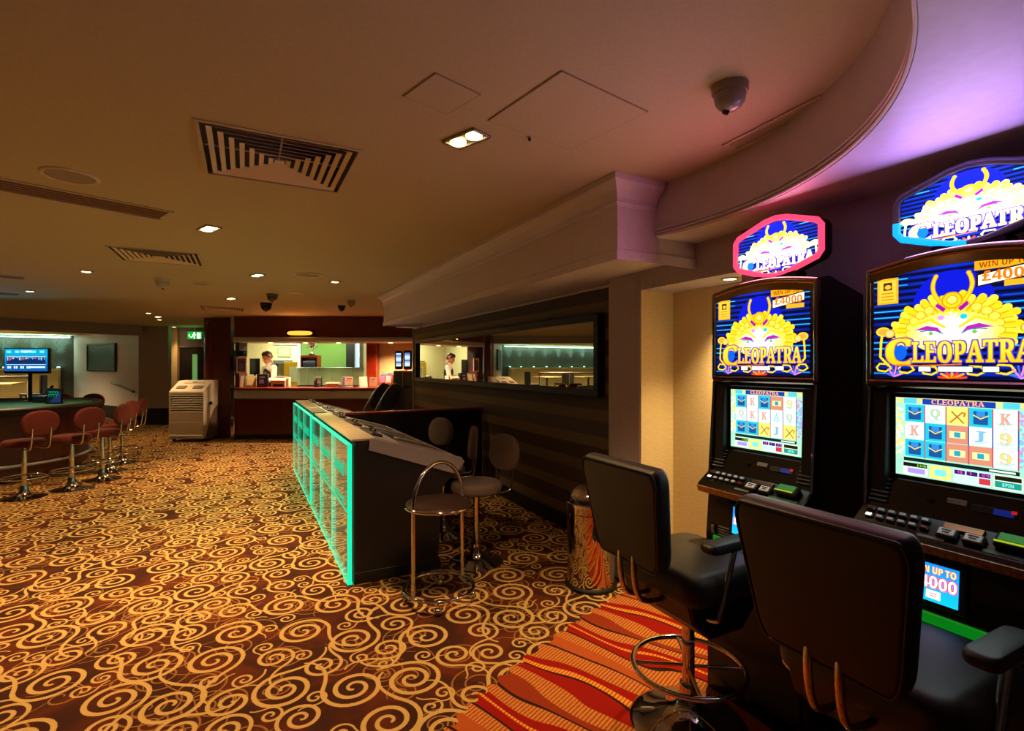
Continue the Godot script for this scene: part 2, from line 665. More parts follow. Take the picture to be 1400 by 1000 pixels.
func make_person():
	var t = thing("person", "person in white shirt and dark waistcoat reading papers behind the cash desk", "person", D(-5.36, 0, 11.33), TURN - 0.62)
	var J = {
		"hip": Vector3(0, 0.96, 0), "chest": Vector3(0, 1.36, 0.0), "neck": Vector3(0, 1.52, 0.01), "skull": Vector3(0, 1.70, 0.045),
	}
	var body = []
	var skin = mat("skin", Color(0.86, 0.60, 0.48), 0.5)
	for s in [-1, 1]:
		var hipj = Vector3(0.095 * s, 0.92, 0)
		var knee = Vector3(0.11 * s, 0.50, 0.02)
		var ank = Vector3(0.115 * s, 0.09, -0.02)
		body.append([hipj, knee, 0.085, 0.06])
		body.append([knee, ank, 0.058, 0.038])
		body.append([ank + Vector3(0, -0.05, 0.0), ank + Vector3(0.01 * s, -0.055, 0.15), 0.038, 0.03])
		var sh = Vector3(0.175 * s, 1.45, 0.0)
		var el = Vector3(0.25 * s, 1.17, 0.05)
		var wr = Vector3(0.13 * s, 1.19, 0.28)
		body.append([sh, el, 0.052, 0.042])
		body.append([el, wr, 0.041, 0.027])
		# palm and five fingers closing on the sheet of paper
		var pa = wr + Vector3(-0.03 * s, 0.01, 0.075)
		body.append([wr, pa, 0.026, 0.03])
		for f in 4:
			var q = pa + Vector3((0.02 - 0.016 * f) * s, 0.0, 0.012)
			var reach = [0.036, 0.042, 0.040, 0.031][f]
			body.append([q, q + Vector3(-0.006 * s, -0.004, reach), 0.010, 0.009])
			body.append([q + Vector3(-0.006 * s, -0.004, reach), q + Vector3(-0.012 * s, -0.022, reach + 0.018), 0.009, 0.008])
		body.append([wr + Vector3(-0.02 * s, 0.02, 0.03), wr + Vector3(-0.045 * s, 0.034, 0.07), 0.011, 0.010])
	body.append([Vector3(0, 0.96, 0), Vector3(0, 1.10, 0.0), 0.125, 0.115, 0.8])
	body.append([Vector3(0, 1.12, 0), Vector3(0, 1.38, 0), 0.115, 0.135, 0.75])
	body.append([Vector3(-0.11, 1.43, 0), Vector3(0.11, 1.43, 0), 0.075, 0.075])
	body.append([Vector3(0, 1.45, 0), Vector3(0, 1.60, 0.03), 0.058, 0.052])
	var st = ST()
	nets(st, body, 0.016, 0.03)
	var hd = Transform3D(Basis(Vector3.RIGHT, 0.38), Vector3(0, 1.66, 0.05))   # looks down at the papers
	var head = [
		[Vector3(0, 0.06, -0.02), Vector3(0, 0.05, 0.02), 0.088, 0.080], [Vector3(0, -0.01, 0.03), Vector3(0, -0.07, 0.055), 0.066, 0.040],
		[Vector3(0, 0.02, 0.095), Vector3(0, -0.02, 0.118), 0.010, 0.014], [Vector3(-0.018, -0.052, 0.092), Vector3(0.018, -0.052, 0.092), 0.010, 0.010],
		[Vector3(-0.045, 0.034, 0.082), Vector3(0.045, 0.034, 0.082), 0.014, 0.014], [Vector3(-0.085, 0.0, 0.0), Vector3(-0.09, 0.02, -0.01), 0.014, 0.018], [Vector3(0.085, 0.0, 0.0), Vector3(0.09, 0.02, -0.01), 0.014, 0.018],
		[Vector3(0, -0.05, -0.02), Vector3(0, -0.12, -0.03), 0.052, 0.054],
	]
	for b in head:
		b[0] = hd * b[0]
		b[1] = hd * b[1]
	nets(st, head, 0.008, 0.014)
	part(t, "body", st, skin)
	var eyes = ST()
	for s in [-1, 1]: ball(eyes, hd * Vector3(0.032 * s, 0.016, 0.085), 0.010)
	part(t, "eyes", eyes, mat("eye", Color(0.12, 0.09, 0.08), 0.3))
	var hair = [[Vector3(0, 0.085, -0.03), Vector3(0, 0.098, 0.03), 0.080, 0.066], [Vector3(0, 0.02, -0.06), Vector3(0, 0.07, -0.05), 0.062, 0.075], [Vector3(-0.082, 0.03, -0.01), Vector3(-0.07, 0.08, 0.02), 0.018, 0.03], [Vector3(0.082, 0.03, -0.01), Vector3(0.07, 0.08, 0.02), 0.018, 0.03]]
	for b in hair:
		b[0] = hd * b[0]
		b[1] = hd * b[1]
	part(t, "hair", nets(ST(), hair, 0.009, 0.02), mat("hair", Color(0.36, 0.17, 0.09), 0.55))
	var shirt = []
	for s in [-1, 1]:
		shirt.append([Vector3(0.175 * s, 1.45, 0), Vector3(0.25 * s, 1.17, 0.05), 0.066, 0.056])
		shirt.append([Vector3(0.25 * s, 1.17, 0.05), Vector3(0.145 * s, 1.19, 0.25), 0.055, 0.043])
	shirt.append([Vector3(0, 1.0, 0), Vector3(0, 1.36, 0), 0.132, 0.146, 0.78])
	shirt.append([Vector3(-0.11, 1.43, 0), Vector3(0.11, 1.43, 0), 0.086, 0.086])
	shirt.append([Vector3(0, 1.47, 0.004), Vector3(0, 1.525, 0.012), 0.072, 0.066])
	part(t, "shirt", nets(ST(), shirt, 0.015, 0.03), mat("shirt", Color(0.90, 0.88, 0.86), 0.8))
	var vest = [[Vector3(0, 0.98, 0), Vector3(0, 1.34, 0), 0.143, 0.157, 0.80], [Vector3(-0.09, 1.40, -0.012), Vector3(-0.085, 1.47, -0.012), 0.084, 0.066], [Vector3(0.09, 1.40, -0.012), Vector3(0.085, 1.47, -0.012), 0.084, 0.066]]
	part(t, "waistcoat", nets(ST(), vest, 0.015, 0.02), mat("waistcoat", Color(0.13, 0.06, 0.06), 0.75))
	var trous = []
	for s in [-1, 1]:
		trous.append([Vector3(0.095 * s, 0.94, 0), Vector3(0.11 * s, 0.50, 0.02), 0.105, 0.08])
		trous.append([Vector3(0.11 * s, 0.50, 0.02), Vector3(0.115 * s, 0.07, -0.015), 0.08, 0.068])
	trous.append([Vector3(0, 0.93, 0), Vector3(0, 1.04, 0), 0.142, 0.14, 0.85])
	part(t, "trousers", nets(ST(), trous, 0.022, 0.03), mat("trousers", Color(0.06, 0.05, 0.055), 0.8))
	part(t, "name_badge", B(Vector3(0.055, 1.34, 0.135), Vector3(0.06, 0.018, 0.012), 0.002), mat("brass", Color(0.85, 0.65, 0.3), 0.3, 1.0))
	var p = single("sheet_of_paper", B(Vector3.ZERO, Vector3(0.21, 0.003, 0.297), 0.0), mat("paper", Color(0.93, 0.91, 0.87), 0.8), "white sheet of paper held by the person at the cash desk", "paper", t.transform * Vector3(0, 1.238, 0.40))
	p.rotation = Vector3(0.25, TURN - 0.62, 0)

# ------------------------------------------------------------------ slot machines and their stools
const SIDE := Basis(Vector3(0, 0, 1), Vector3(0, 1, 0), Vector3(1, 0, 0))
func side(st, pts, x0, x1, bev = 0.0):   # outline in (z, y) pushed across from x0 to x1
	var p := PackedVector2Array()
	for q in pts: p.append(Vector2(q[0], q[1]))
	return prism(st, p, x0, x1, Transform3D(SIDE, Vector3.ZERO), bev)
func marquee_art(W, H, over):
	var im := Image.create(W, H, false, Image.FORMAT_RGB8)
	for y in H:   # night sky in ruled bands of blue
		for x in W:
			var band = 0.5 + 0.5 * sin(y * TAU / (H / 17.0))
			var lit = clampf(1.0 - abs(x - W * 0.5) / (W * 0.52), 0, 1)
			var c = Color(0.01, 0.02, 0.12).lerp(Color(0.03, 0.18, 0.85), band * (0.5 + 0.5 * lit))
			if band > 0.8 and abs(x - W * 0.5) > W * 0.27: c = c.lerp(Color(0.15, 0.8, 0.95), (band - 0.8) * 4.5 * clampf(sin(y * 0.045) + 0.3, 0, 1))
			im.set_pixel(x, y, c)
	var g1 = Color(1.0, 0.80, 0.10)
	var g2 = Color(0.93, 0.56, 0.05)
	var pale = Color(1.0, 0.95, 0.62)
	var w = float(W)
	var h = float(H)
	im_ellipse(im, w * 0.5, h * 0.34, w * 0.235, h * 0.29, Color(0.03, 0.09, 0.78))
	# golden headdress
	for k in 25:   # fan of gold plaits
		var a = PI - 0.42 + (PI + 0.84) * k / 24.0
		var e = 1.0 + 0.06 * sin(k * 2.1)
		im_line(im, [Vector2(w * 0.5 + cos(a) * w * 0.12, h * 0.57 + sin(a) * h * 0.10), Vector2(w * 0.5 + cos(a) * w * 0.35 * e, h * 0.57 + sin(a) * h * 0.295 * e)], w * 0.048, g1 if k % 2 else Color(1.0, 0.84, 0.22))
	for k in 24:
		var a = PI - 0.36 + (PI + 0.72) * k / 23.0
		im_line(im, [Vector2(w * 0.5 + cos(a) * w * 0.20, h * 0.57 + sin(a) * h * 0.17), Vector2(w * 0.5 + cos(a) * w * 0.335, h * 0.57 + sin(a) * h * 0.275)], w * 0.006, g2)
	for k in 13:
		var a = PI - 0.1 + (PI + 0.2) * k / 12.0
		im_ellipse(im, w * 0.5 + cos(a) * w * 0.255, h * 0.57 + sin(a) * h * 0.215, w * 0.032, h * 0.036, Color(1.0, 0.88, 0.32), g2, 0.14)
	im_ellipse(im, w * 0.5, h * 0.60, w * 0.255, h * 0.185, Color(1.0, 0.90, 0.42))
	im_ellipse(im, w * 0.5, h * 0.61, w * 0.225, h * 0.155, pale)
	im_ellipse(im, w * 0.5, h * 0.60, w * 0.15, h * 0.13, Color(1.0, 0.99, 0.88))
	for s in [-1, 1]: im_line(im, [Vector2(w * (0.5 + s * 0.045), h * 0.545), Vector2(w * (0.5 + s * 0.13), h * 0.47), Vector2(w * (0.5 + s * 0.235), h * 0.515)], w * 0.018, g1)
	for s in [-1, 1]:   # horns, gems and the two painted eyes
		var horn = []
		for k in 14:
			var f = k / 13.0
			horn.append(Vector2(w * (0.5 + s * (0.045 + 0.055 * sin(f * 2.6) + (0.02 * f))), h * (0.36 - 0.27 * f)))
		im_line(im, horn, w * 0.030, g2)
		im_line(im, horn, w * 0.018, g1)
		im_poly(im, [Vector2(w * (0.5 + s * 0.035), h * 0.385), Vector2(w * (0.5 + s * 0.085), h * 0.33), Vector2(w * (0.5 + s * 0.095), h * 0.36), Vector2(w * (0.5 + s * 0.05), h * 0.41)], Color(0.62, 0.05, 0.62))
		var lid = [Vector2(w * (0.5 + s * 0.055), h * 0.60), Vector2(w * (0.5 + s * 0.085), h * 0.545), Vector2(w * (0.5 + s * 0.15), h * 0.525), Vector2(w * (0.5 + s * 0.225), h * 0.56), Vector2(w * (0.5 + s * 0.15), h * 0.565), Vector2(w * (0.5 + s * 0.09), h * 0.58)]
		im_poly(im, lid, Color(0.66, 0.12, 0.66))
		im_line(im, [lid[0], Vector2(w * (0.5 + s * 0.10), h * 0.575), Vector2(w * (0.5 + s * 0.15), h * 0.568), Vector2(w * (0.5 + s * 0.19), h * 0.575)], w * 0.008, Color(0.1, 0.5, 0.6))
		im_ellipse(im, w * (0.5 + s * 0.125), h * 0.598, w * 0.05, h * 0.022, Color(1, 1, 0.97))
		im_ellipse(im, w * (0.5 + s * 0.125), h * 0.595, w * 0.014, h * 0.016, Color(0.45, 0.7, 0.2))
		im_ellipse(im, w * (0.5 + s * 0.065), h * 0.46, w * 0.02, h * 0.022, Color(0.9, 0.55, 0.9) if s < 0 else Color(0.1, 0.75, 0.85))
	im_ellipse(im, w * 0.5, h * 0.315, w * 0.062, h * 0.075, g1, g2, 0.16)
	im_ellipse(im, w * 0.5, h * 0.31, w * 0.034, h * 0.042, Color(1.0, 0.9, 0.4), g2, 0.2)
	for k in 7: im_line(im, [Vector2(w * 0.5, h * 0.47), Vector2(w * (0.5 + 0.04 * cos(k * 0.9)), h * (0.47 + 0.05 * sin(k * 0.9)))], w * 0.012, Color(1, 0.97, 0.95))
	# scrolls and fans at the foot
	for s in [-1, 1]:
		for k in 3:
			var c = Vector2(w * (0.5 + s * (0.43 - 0.15 * k)), h * (0.90 + 0.012 * k))
			im_line(im, [c + Vector2(-w * 0.05, 0), c + Vector2(-w * 0.03, -h * 0.035), c + Vector2(0.03 * w, -h * 0.03), c + Vector2(0.05 * w, 0.01 * h), c + Vector2(0.01 * w, 0.04 * h), c + Vector2(-0.04 * w, 0.03 * h), c + Vector2(-w * 0.05, 0)], w * 0.014, g1)
		for k in 6:
			var a = PI + PI * (k + 0.5) / 6.0
			var c = Vector2(w * (0.5 + s * 0.36), h * 0.985)
			im_line(im, [c, c + Vector2(cos(a) * w * 0.055, sin(a) * h * 0.10)], w * 0.012, [Color(0.25, 0.35, 0.9), Color(0.9, 0.5, 0.75)][k % 2])
		# lotus scroll up each side
		var c2 = Vector2(w * (0.5 + s * 0.44), h * 0.57)
		im_line(im, [Vector2(w * (0.5 + s * 0.40), h * 0.88), Vector2(w * (0.5 + s * 0.455), h * 0.80), Vector2(w * (0.5 + s * 0.45), h * 0.66), c2], w * 0.018, g1)
		im_ellipse(im, c2.x - s * w * 0.005, c2.y - h * 0.01, w * 0.05, h * 0.045, Color(0.95, 0.62, 0.25), g1, 0.3)
		im_ellipse(im, c2.x - s * w * 0.05, c2.y + h * 0.01, w * 0.035, h * 0.04, Color(1.0, 0.8, 0.45), g2, 0.2)
	for k in 7:
		var a = PI + PI * (k + 0.5) / 7.0
		im_line(im, [Vector2(w * 0.5, h), Vector2(w * 0.5 + cos(a) * w * 0.08, h + sin(a) * h * 0.07)], w * 0.016, [Color(0.9, 0.25, 0.1), Color(0.95, 0.6, 0.1)][k % 2])
	# name of the game, big first letter
	im_text(im, "C", Rect2(w * 0.085, h * 0.635, w * 0.175, h * 0.245), Color(1.0, 0.90, 0.2), Color(0.95, 0.58, 0.05), 3, true, Color(1.0, 0.74, 0.05), Color(0.22, 0.16, 0.75), 6)
	im_ellipse(im, w * 0.182, h * 0.76, w * 0.042, h * 0.07, Color(0.04, 0.35, 0.85))
	im_text(im, "LEOPATRA", Rect2(w * 0.258, h * 0.672, w * 0.665, h * 0.185), Color(1.0, 0.93, 0.3), Color(0.95, 0.58, 0.05), 2, true, Color(1.0, 0.74, 0.05), Color(0.22, 0.16, 0.75), 5)
	im_line(im, [Vector2(w * 0.16, h * 0.875), Vector2(w * 0.30, h * 0.885), Vector2(w * 0.55, h * 0.872)], w * 0.010, Color(0.85, 0.42, 0.03))
	if not over:
		for r in [[0.30, 0.075], [0.42, 0.195], [0.67, 0.085]]:
			im_rect(im, w * r[0] - 2, h * 0.895 - 2, w * r[1] + 4, h * 0.045 + 4, Color(0.05, 0.05, 0.05))
			im_rect(im, w * r[0], h * 0.895, w * r[1], h * 0.045, Color(0.95, 0.95, 0.93))
		# seal, top left
		im_rect(im, w * 0.025, h * 0.055, w * 0.145, h * 0.245, Color(0.95, 0.66, 0.12))
		im_rect(im, w * 0.04, h * 0.075, w * 0.115, h * 0.205, Color(1.0, 0.76, 0.22))
		im_rect(im, w * 0.068, h * 0.095, w * 0.06, h * 0.075, Color(0.25, 0.16, 0.05))
		im_ellipse(im, w * 0.098, h * 0.135, w * 0.022, h * 0.022, Color(0.95, 0.7, 0.2))
		for k in 3: im_rect(im, w * 0.055, h * (0.19 + 0.03 * k), w * 0.085, h * 0.012, Color(0.85, 0.5, 0.06))
		# prize plaque, top right
		im_rect(im, w * 0.625, 0, w * 0.33, h * 0.085, Color(0.93, 0.62, 0.08))
		im_text(im, "WIN UP TO", Rect2(w * 0.65, h * 0.02, w * 0.25, h * 0.045), Color(0.55, 0.25, 0.02), null, 0, false)
		im_poly(im, [Vector2(w * 0.635, h * 0.115), Vector2(w * 0.955, h * 0.055), Vector2(w * 0.955, h * 0.165), Vector2(w * 0.635, h * 0.225)], Color(0.1, 0.06, 0.03))
		im_poly(im, [Vector2(w * 0.645, h * 0.125), Vector2(w * 0.947, h * 0.068), Vector2(w * 0.947, h * 0.155), Vector2(w * 0.645, h * 0.212)], Color(1.0, 0.96, 0.85))
		im_text(im, "£4000", Rect2(w * 0.665, h * 0.095, w * 0.265, h * 0.085), Color(0.88, 0.45, 0.02), null, 0, false)
		im_rect(im, w * 0.78, h * 0.19, w * 0.17, h * 0.05, Color(0.95, 0.66, 0.12))
	if over:   # the same print on paler film
		for y in H:
			for x in W:
				var c = im.get_pixel(x, y)
				if c.g > 0.5 and c.r > 0.6: im.set_pixel(x, y, c.lerp(Color(1, 1, 1), 0.45 * smoothstep(0.22, 0.48, float(y) / H)))
	return im
func reel_art(sd):
	var W = 480
	var H = 368
	var im := Image.create(W, H, false, Image.FORMAT_RGB8)
	im.fill(Color(0.62, 0.86, 0.74))
	rng.seed = sd
	for k in 150:
		var x = rng.randf() * 34 + (0 if k % 2 else W - 34)
		im_ellipse(im, x, 40 + rng.randf() * 230, 4 + rng.randf() * 4, 4 + rng.randf() * 4, [Color(0.4, 0.75, 0.9), Color(0.93, 0.86, 0.45), Color(0.75, 0.55, 0.8), Color(0.85, 0.95, 0.9)][k % 4])
	im_rect(im, 0, 0, W, 26, Color(0.80, 0.82, 0.55))
	im_ellipse(im, W * 0.5, 15, 130, 13, Color(0.08, 0.22, 0.62))
	im_ellipse(im, 60, 14, 26, 12, Color(0.3, 0.75, 0.85))
	im_ellipse(im, W - 60, 14, 26, 12, Color(0.3, 0.75, 0.85))
	im_text(im, "CLEOPATRA", Rect2(W * 0.5 - 95, 4, 190, 21), Color(1.0, 0.72, 0.55), Color(0.6, 0.1, 0.2), 1)
	var faces = ["J", "Q", "A", "9", "K"]
	for c in 5:
		for r in 3:
			var x = 40 + c * 81
			var y = 32 + r * 82
			var kind = [0, 1, 1, 3, 5, 5, 6, 7, 2, 4, 5, 6][rng.randi() % 12]
			var back = Color(0.97, 0.98, 0.95)
			if kind == 5: back = Color(0.12, 0.72, 0.82)
			if kind == 6: back = Color(0.92, 0.86, 0.42)
			if kind == 7: back = Color(0.80, 0.52, 0.42)
			im_rect(im, x, y, 76, 79, back)
			im_rect(im, x + 76, y, 5, 82, Color(0.25, 0.35, 0.6) if r % 2 else Color(0.7, 0.3, 0.35))
			if kind < 5:
				im_text(im, faces[kind], Rect2(x + 20, y + 16, 36, 46), [Color(0.45, 0.70, 0.82), Color(0.66, 0.80, 0.62), Color(0.55, 0.82, 0.92), Color(0.85, 0.80, 0.45), Color(0.86, 0.60, 0.52)][kind], Color(0.50, 0.56, 0.58), 1)
				im_line(im, [Vector2(x + 10, y + 58), Vector2(x + 30, y + 68), Vector2(x + 66, y + 56)], 4, Color(0.55, 0.85, 0.85))
			elif kind == 5:
				im_ellipse(im, x + 38, y + 40, 24, 28, Color(0.10, 0.30, 0.55))
				im_ellipse(im, x + 38, y + 24, 14, 12, Color(0.2, 0.5, 0.8))
				im_line(im, [Vector2(x + 14, y + 30), Vector2(x + 38, y + 44), Vector2(x + 62, y + 30)], 5, Color(0.9, 0.8, 0.4))
			elif kind == 6:
				im_line(im, [Vector2(x + 14, y + 68), Vector2(x + 56, y + 22), Vector2(x + 66, y + 26), Vector2(x + 62, y + 38)], 6, Color(0.70, 0.42, 0.15))
				im_line(im, [Vector2(x + 18, y + 20), Vector2(x + 60, y + 68)], 5, Color(0.55, 0.35, 0.2))
			else:
				im_ellipse(im, x + 38, y + 40, 30, 16, Color(0.95, 0.9, 0.6), Color(0.5, 0.25, 0.15), 0.2)
				im_ellipse(im, x + 38, y + 40, 11, 11, Color(0.15, 0.6, 0.7))
	im_rect(im, 34, 282, 412, 16, Color(0.04, 0.13, 0.12))
	im_rect(im, 350, 286, 84, 8, Color(0.85, 0.9, 0.85))
	for q in [[30, 100, Color(0.85, 0.93, 0.88)], [138, 80, Color(0.93, 0.85, 0.45)], [226, 130, Color(0.80, 0.92, 0.92)], [364, 92, Color(0.90, 0.92, 0.80)]]: im_rect(im, q[0], 304, q[1], 58, q[2])
	im_rect(im, 32, 306, 96, 18, Color(0.05, 0.09, 0.05))
	im_text(im, "£ 0.00", Rect2(88, 310, 36, 10), Color(0.55, 0.9, 0.2), null, 0, false)
	im_rect(im, 50, 330, 70, 24, Color(0.62, 0.55, 0.85))
	im_ellipse(im, 178, 333, 22, 14, Color(0.45, 0.85, 0.88))
	for k in 3:
		im_rect(im, 230 + k * 43, 308, 38, 18, Color(0.22, 0.10, 0.38))
		im_text(im, ["10", "1", "£0.10"][k], Rect2(240 + k * 43, 311, [18, 7, 24][k], 11), Color(0.95, 0.3, 0.75), null, 0, false)
		im_rect(im, 230 + k * 43, 330, 38, 26, [Color(0.75, 0.9, 0.95), Color(0.75, 0.9, 0.95), Color(0.75, 0.2, 0.25)][k])
	im_rect(im, 368, 308, 84, 18, Color(0.08, 0.10, 0.05))
	im_rect(im, 368, 330, 84, 26, Color(0.1, 0.55, 0.5))
	im_text(im, "SPIN", Rect2(392, 336, 36, 14), Color(0.6, 0.95, 0.9), null, 0, false)
	return im
func prize_art():
	var im := Image.create(200, 200, false, Image.FORMAT_RGB8)
	for y in 200:
		for x in 200: im.set_pixel(x, y, Color(0.05, 0.45, 0.85).lerp(Color(0.05, 0.62, 0.9), y / 200.0))
	im_text(im, "WIN UP TO", Rect2(12, 16, 176, 34), Color(1.0, 0.85, 0.45), Color(0.85, 0.25, 0.2), 2, false)
	im_text(im, "£4000", Rect2(8, 66, 184, 62), Color(1.0, 0.93, 0.98), Color(0.85, 0.2, 0.3), 4, false)
	im_ellipse(im, 100, 162, 30, 22, Color(0.85, 0.95, 1.0), Color(0.2, 0.3, 0.6), 0.2)
	im_rect(im, 84, 154, 32, 6, Color(0.9, 0.4, 0.3))
	im_rect(im, 84, 166, 32, 6, Color(0.9, 0.4, 0.3))
	return im
func hexa(k):
	var p := PackedVector2Array()
	for q in [[-0.212, 0.06], [-0.195, 0.082], [-0.06, 0.128], [0.0, 0.135], [0.06, 0.128], [0.195, 0.082], [0.212, 0.06], [0.212, -0.06], [0.195, -0.082], [0.06, -0.128], [0.0, -0.135], [-0.06, -0.128], [-0.195, -0.082], [-0.212, -0.06]]: p.append(Vector2(q[0] - sign(q[0]) * k, q[1] - sign(q[1]) * k))
	return p
func slot_machine(z, label, sd, rim: Material, rim_c: Color, low_rim):
	var t = thing("slot_machine", label, "slot machine", Vector3(1.97, 0, z), -PI / 2, "slot machines")
	var black = mat("gloss_black", Color(0.035, 0.035, 0.04), 0.22)
	var matt = mat("matt_black", Color(0.04, 0.04, 0.045), 0.55)
	var chrome = K.chrome
	part(t, "cabinet", side(ST(), [[-0.33, 0], [0.05, 0], [0.055, 0.5], [0.06, 0.72], [0.045, 0.90], [0.03, 0.93], [0.03, 1.0], [-0.02, 1.11], [-0.036, 1.12], [-0.036, 1.42], [-0.02, 1.43], [-0.02, 1.845], [-0.1, 1.86], [-0.33, 1.80]], -0.243, 0.243, 0.006), black)
	for s in [-1, 1]:
		part(t, "screen_cheek", side(ST(), [[-0.036, 1.115], [0.012, 1.03], [-0.004, 1.425], [-0.036, 1.425]], s * 0.188 if s > 0 else -0.236, 0.236 if s > 0 else -0.188, 0.003), matt)
		part(t, "side_trim", side(ST(), [[-0.03, 1.425], [0.006, 1.428], [0.037, 1.0], [0.0, 1.0]], s * 0.237 if s > 0 else -0.25, 0.25 if s > 0 else -0.237, 0.004), chrome)
		# loudspeaker slots beside the coin panel
		for k in 6:
			var x = 0.205 * s
			part(t, "speaker_slot", B(Vector3(x, 1.035 + 0.014 * k, 0.022 - 0.0065 * k), Vector3(0.055, 0.005, 0.012), 0.002), mat("slot_grey", Color(0.36, 0.36, 0.38), 0.4))
	# lit top box
	var arch := PackedVector2Array([Vector2(-0.25, 1.432), Vector2(0.25, 1.432)])
	for k in 13:
		var f = k / 12.0
		arch.append(Vector2(0.25 - 0.5 * f, 1.832 + 0.03 * sin(PI * f)))
	part(t, "marquee_frame", prism(ST(), arch, -0.03, 0.004, Transform3D(), 0.010), K.bronze_chrome)
	var crown = []
	for k in 17:
		var f = k / 16.0
		crown.append(Vector3(-0.246 + 0.492 * f, 1.828 + 0.03 * sin(PI * f), -0.008))
	part(t, "crown_trim", tube(ST(), crown, 0.016, 10), K.bronze_chrome)
	for s in [-1, 1]: part(t, "marquee_trim", tube(ST(), [Vector3(0.244 * s, 1.436, 0), Vector3(0.244 * s, 1.828, 0)], 0.010, 10), chrome)
	var g = ST()
	var gy = func(x): return 1.792 + 0.026 * (1.0 - pow(x / 0.224, 2))
	for k in 12:
		var x0 = -0.224 + 0.448 * k / 12.0
		var x1 = -0.224 + 0.448 * (k + 1) / 12.0
		var q = [Vector3(x0, gy.call(x0), 0.007), Vector3(x1, gy.call(x1), 0.007), Vector3(x1, 1.458, 0.007), Vector3(x0, 1.458, 0.007)]
		var uvs = []
		for p in q: uvs.append(Vector2((p.x + 0.224) / 0.448, (1.818 - p.y) / 0.36))
		for i in [0, 1, 2, 0, 2, 3]: v3(g, q[i], Vector3(0, 0, 1), uvs[i])
	part(t, "marquee_screen", g, K.marquee)
	part(t, "marquee_sill", B(Vector3(0, 1.438, 0.004), Vector3(0.49, 0.026, 0.02), 0.006), K.bronze_chrome)
	# reels on the screen
	part(t, "screen_bezel", B(Vector3(0, 1.26, -0.033), Vector3(0.376, 0.30, 0.01), 0.003), matt)
	var sc = ST()
	face(sc, Vector3(-0.172, 1.391, -0.027), Vector3(0.172, 1.391, -0.027), Vector3(0.172, 1.127, -0.027), Vector3(-0.172, 1.127, -0.027))
	part(t, "reel_screen", sc, K["reels%d" % sd])
	part(t, "top_rail", B(Vector3(0, 1.414, -0.01), Vector3(0.47, 0.016, 0.03), 0.004), mat("dark_metal", Color(0.16, 0.17, 0.19), 0.3, 0.8))
	# panel under the screen
	var tilt = Transform3D(Basis(Vector3.RIGHT, -0.43), Vector3(0, 1.055, 0.006))
	part(t, "name_plate", B(Vector3(0.01, 0.02, 0.001), Vector3(0.05, 0.017, 0.004), 0.001, tilt), mat("plate_silver", Color(0.62, 0.65, 0.68), 0.3, 0.7))
	var kp = part(t, "service_keypad", B(Vector3(0.10, 0.012, 0.001), Vector3(0.105, 0.022, 0.004), 0.001, tilt), mat("keypad", Color(0.10, 0.12, 0.16), 0.4))
	part(kp, "keypad_light", B(Vector3(0.123, 0.012, 0.004), Vector3(0.045, 0.018, 0.003), 0.0, tilt), glow("keypad_blue", Color(0.10, 0.25, 0.8), 0.25))
	part(kp, "keypad_light", B(Vector3(0.146, 0.018, 0.006), Vector3(0.012, 0.010, 0.003), 0.0, tilt), glow("keypad_red", Color(0.9, 0.12, 0.08), 0.6))
	part(t, "lock", lathe(ST(), [Vector2(0, 0), Vector2(0.009, 0), Vector2(0.009, 0.006), Vector2(0, 0.006)], 14, tilt * Transform3D(Basis(Vector3.RIGHT, PI / 2), Vector3(-0.06, 0.01, 0))), mat("lock_black", Color(0.09, 0.09, 0.1), 0.3, 0.6))
	# button deck
	part(t, "button_deck", side(ST(), [[-0.02, 1.0], [0.03, 1.012], [0.10, 0.962], [0.11, 0.950], [0.100, 0.918], [0.03, 0.915], [-0.02, 0.93]], -0.25, 0.25, 0.006), black)
	part(t, "deck_edge", side(ST(), [[0.108, 0.950], [0.1145, 0.947], [0.105, 0.920], [0.098, 0.920]], -0.246, 0.246, 0.001), K.burr)
	var dk = Transform3D(Basis(Vector3(1, 0, 0), Vector3(0, 0.814, 0.581), Vector3(0, -0.581, 0.814)), Vector3(0, 1.012, 0.03))
	var keycap = mat("keycap", Color(0.80, 0.81, 0.83), 0.35)
	var lit = glow("lit_key", Color(1, 1, 1), 1.2, Color(0.9, 0.9, 0.9))
	for r in 2:
		for k in 6:
			var m = keycap
			if r == 0 and k == 0 or r == 1 and k == 5: m = mat("red_key", Color(0.45, 0.10, 0.09), 0.4)
			if r == 1 and k == 0: m = lit
			var b = part(t, "button", B(Vector3(-0.212 + 0.032 * k + 0.006 * r, 0.004, 0.018 + 0.030 * r), Vector3(0.024, 0.010, 0.017), 0.003, dk), mat("key_rim", Color(0.10, 0.10, 0.11), 0.4))
			part(b, "key_light" if m == lit else "key_face", B(Vector3(-0.212 + 0.032 * k + 0.006 * r, 0.0105, 0.018 + 0.030 * r), Vector3(0.018, 0.004, 0.012), 0.0015, dk), m)
	for k in 2:
		var b = part(t, "play_button", B(Vector3(0.016 + 0.065 * k, 0.007, 0.052), Vector3(0.052, 0.016, 0.036), 0.004, dk), mat("key_rim", Color(0.1, 0.1, 0.1), 0.4))
		part(b, "key_face", B(Vector3(0.016 + 0.065 * k, 0.0165, 0.052), Vector3(0.042, 0.005, 0.027), 0.002, dk), mat("white_key", Color(0.88, 0.89, 0.88), 0.35))
		for q in 2: part(b, "key_legend", B(Vector3(0.016 + 0.065 * k, 0.0195, 0.047 + 0.009 * q), Vector3(0.024 - 0.006 * q, 0.0012, 0.0045), 0.0, dk), matt)
	part(t, "coin_plate", B(Vector3(0.045, 0.004, 0.018), Vector3(0.10, 0.008, 0.026), 0.002, dk), K.bronze_chrome)
	var bill = part(t, "note_acceptor", B(Vector3(0.17, 0.012, 0.034), Vector3(0.09, 0.024, 0.05), 0.006, dk), matt)
